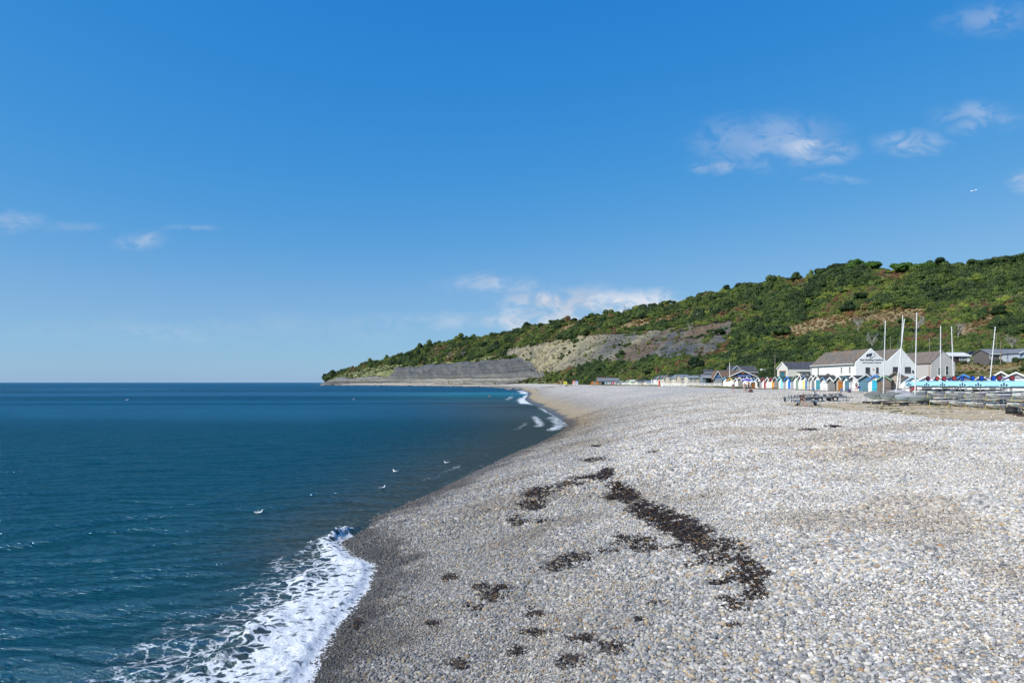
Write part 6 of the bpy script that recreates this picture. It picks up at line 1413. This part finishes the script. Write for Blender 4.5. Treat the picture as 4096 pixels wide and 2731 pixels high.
TR = [ # px, station, radius, proto, tint, label
 (342, 4.6, 7, 0, 'd', 'small dark tree at the tip of the headland'), (352, 4.9, 7, 1, 'd', 'dark round tree on the low headland crest'), (392, 4.9, 8, 1, 'm', 'broad tree on the headland crest above the pale strata'), (409, 4.9, 9, 0, 'm', 'wide topped tree where the headland crest steepens'),
 (430, 4.95, 9, 2, 'd', 'dark tree on the crest above the tall grey cliff'), (452, 4.95, 10, 1, 'm', 'large tree standing up from the crest above the tall grey cliff'), (471, 4.95, 9, 0, 'm', 'spreading tree on the crest past the tall grey cliff'), (494, 4.95, 9, 3, 'm', 'rounded tree on the crest below the low cloud bank'),
 (516, 4.95, 8, 0, 'm', 'tree on the crest above the first yellow slip'), (527, 5.0, 9, 2, 'd', 'dark tree poking above the crest over the yellow slip'), (541, 5.0, 7, 1, 'm', 'crest tree over the middle of the yellow slip'), (552, 5.0, 7, 3, 'd', 'low dark crest tree beyond the yellow slip'),
 (574, 5.0, 6, 0, 'd', 'small round tree alone on the crest against cloud'), (588, 5.0, 5, 2, 'd', 'small dark tree standing clear on the crest'), (610, 4.95, 6, 1, 'm', 'tree on the crest above the grey scree'), (622, 4.98, 6, 0, 'm', 'broad crest tree above the grey scree'),
 (641, 5.0, 6.5, 2, 'm', 'tall crest tree at the end of the low clouds'), (652, 5.0, 6, 1, 'd', 'dark crest tree beside the tall one'), (671, 5.0, 6.5, 3, 'm', 'wide low crest tree above the brown scree'), (690, 5.0, 6.0, 0, 'm', 'crest tree over the last grey slip'), (703, 5.0, 7, 1, 'd', 'dark crest tree before the ridge climbs'),
 (727, 5.02, 6, 2, 'd', 'dark conifer like tree on the climbing ridge'), (741, 5.0, 7.5, 1, 'd', 'large dark tree on the climbing ridge'), (757, 5.02, 6.5, 0, 'd', 'flat topped dark tree on the ridge'), (775, 4.98, 7, 1, 'm', 'mid green tree on the ridge'), (797, 4.98, 6, 2, 'm', 'tree in the shallow dip of the ridge'),
 (822, 4.98, 7.0, 3, 'd', 'very dark spreading tree at the start of the summit'), (838, 5.0, 8.5, 1, 'd', 'big dark spreading tree on the summit'), (855, 4.97, 8.5, 0, 'g', 'big rounded fresh green tree on the summit'), (872, 4.96, 8, 1, 'g', 'second rounded green tree below the summit line'),
 (902, 4.95, 9.0, 0, 'g', 'largest bright green tree on the ridge'), (922, 4.95, 8.5, 1, 'g', 'bright green tree joined to the largest one'), (938, 5.0, 7, 2, 'd', 'dark tree on the ridge past the bright pair'), (957, 5.0, 6.0, 3, 'm', 'low flat tree on the ridge'), (973, 5.0, 7.5, 0, 'm', 'round tree on the rising end of the ridge'),
 (990, 5.0, 6.5, 1, 'd', 'dark windswept tree near the end of the ridge'), (1010, 4.98, 8.0, 0, 'd', 'dark tree high on the last rise of the ridge'), (1024, 4.98, 8.5, 2, 'm', 'tree at the highest end of the ridge'),
 (595, 4.4, 6, 1, 'd', 'dark bushy tree standing alone below the crest by the dry strip'), (720, 3.6, 5.5, 0, 'd', 'dark tree above the end of the scree'), (745, 3.2, 6, 1, 'd', 'large dark tree beside the scree'), (775, 3.4, 6.5, 0, 'd', 'dense dark tree in the hollow below the ridge'),
 (782, 2.9, 6, 1, 'm', 'dense tree lower in the hollow'), (808, 4.0, 5, 2, 'y', 'pale yellow green tree below the ridge'), (860, 3.9, 5.5, 0, 'd', 'dark tree above the brown bracken patch'), (905, 3.0, 4.5, 1, 'm', 'tree between the two bracken patches'), (1000, 3.6, 4.5, 2, 'd', 'dark upright tree above the brown scar'),
 (1016, 2.9, 4.5, 0, 'm', 'tree below the brown scar near the wires'), (696, 1.2, 5.5, 2, 'k', 'dark conifer with bare pale trunk behind the caravans'), (789, .9, 4.5, 1, 'm', 'bushy tree beside the utility pole and slate roof'), (768, .8, 4, 0, 'd', 'dark shrubby tree below the white van'), (650, .9, 4.5, 3, 'd', 'bushy dark tree behind the white caravans'), (625, 1.0, 5, 1, 'm', 'bushy tree behind the low chalets'),
 (600, 1.3, 6, 0, 'm', 'bushy tree on the slope above the red huts')]
TT = dict(d=(.030, .060, .018), m=(.060, .105, .028), g=(.075, .160, .028), y=(.17, .24, .035), k=(.014, .040, .016))
for (px, st_, r, pi, tn__, lab) in TR:
    D_, _ = col_at(np.array([float(px)])); D_ = D_[0]; j = int(st_); D_ = list(D_)+[D_[-1]*1.02]; d = D_[j]*(1-(st_-j))+D_[j+1]*(st_-j)
    x = (px-CX)/FX*d; z = gz(x, d); rz = random.Random(px).uniform(0, 6.28)
    if not used[pi]: T = protos[pi]; used[pi] = True
    else: T = dup(protos[pi])
    T.location = (x, d, z+r*.1); T.rotation_euler = (0, 0, rz); sc_ = r*random.Random(px+1).uniform(.82, .95); T.scale = (sc_, sc_, sc_*random.Random(px+2).uniform(.75, 1.05)); T['label'] = lab; T['group'] = 'trees along the ridge and slope'
    for ch in T.children:
        if ch.name.startswith('crown'): ch['tint'] = TT[tn__]
def bare_tree(px, st_, h, lab, seed):
    D_, _ = col_at(np.array([float(px)])); D_ = D_[0]; j = int(st_); d = D_[j]*(1-(st_-j))+D_[min(j+1, 5)]*(st_-j); x = (px-CX)/FX*d
    T = thing('bare_tree', lab, 'tree', (x, d, gz(x, d)), 0, 'bare pale trees on the slope'); r_ = random.Random(seed); tr_ = MB().tube((0, 0, -.5), (.1, 0, h*.55), h*.022, h*.014, 6); bb = MB()
    for k in range(13):
        a = r_.uniform(0, 6.28); z0 = h*r_.uniform(.25, .55); q = Vector((.1, 0, z0)); e = q+Vector((math.cos(a)*h*.25, math.sin(a)*h*.25, h*r_.uniform(.15, .4)))
        bb.tube(q, e, h*.010, h*.006, 5)
        for _ in range(4): bb.tube(e, e+Vector((r_.uniform(-.16, .16)*h, r_.uniform(-.16, .16)*h, r_.uniform(.02, .22)*h)), h*.005, h*.002, 4)
    tr_.build('trunk', PALEBARK, T); bb.build('branches', PALEBARK, T)
for k, (px, st_, h, lab) in enumerate(((626, 5.0, 13, 'leafless grey tree against the clouds on the crest'), (872, 1.9, 8, 'bleached dead tree on the slope behind the workshop'), (858, 2.7, 9, 'bare grey tree above the slate roofed workshop'), (918, 2.8, 9, 'wide bare tree above the masts'), (958, 2.6, 8, 'bare branching tree below the bright green trees'),
        (450, 3.2, 14, 'pale dead trunk on the grassy bench above the cliff'), (463, 3.3, 14, 'second pale dead tree on the bench above the cliff'), (695, 4.3, 10, 'leafless brown tree below the ridge crest'), (1012, 2.2, 6, 'thin bare tree above the grey chalet'), (690, 3.9, 8, 'thin leafless tree above the brown scree'))):
    bare_tree(px, st_, h, lab, 900+k)
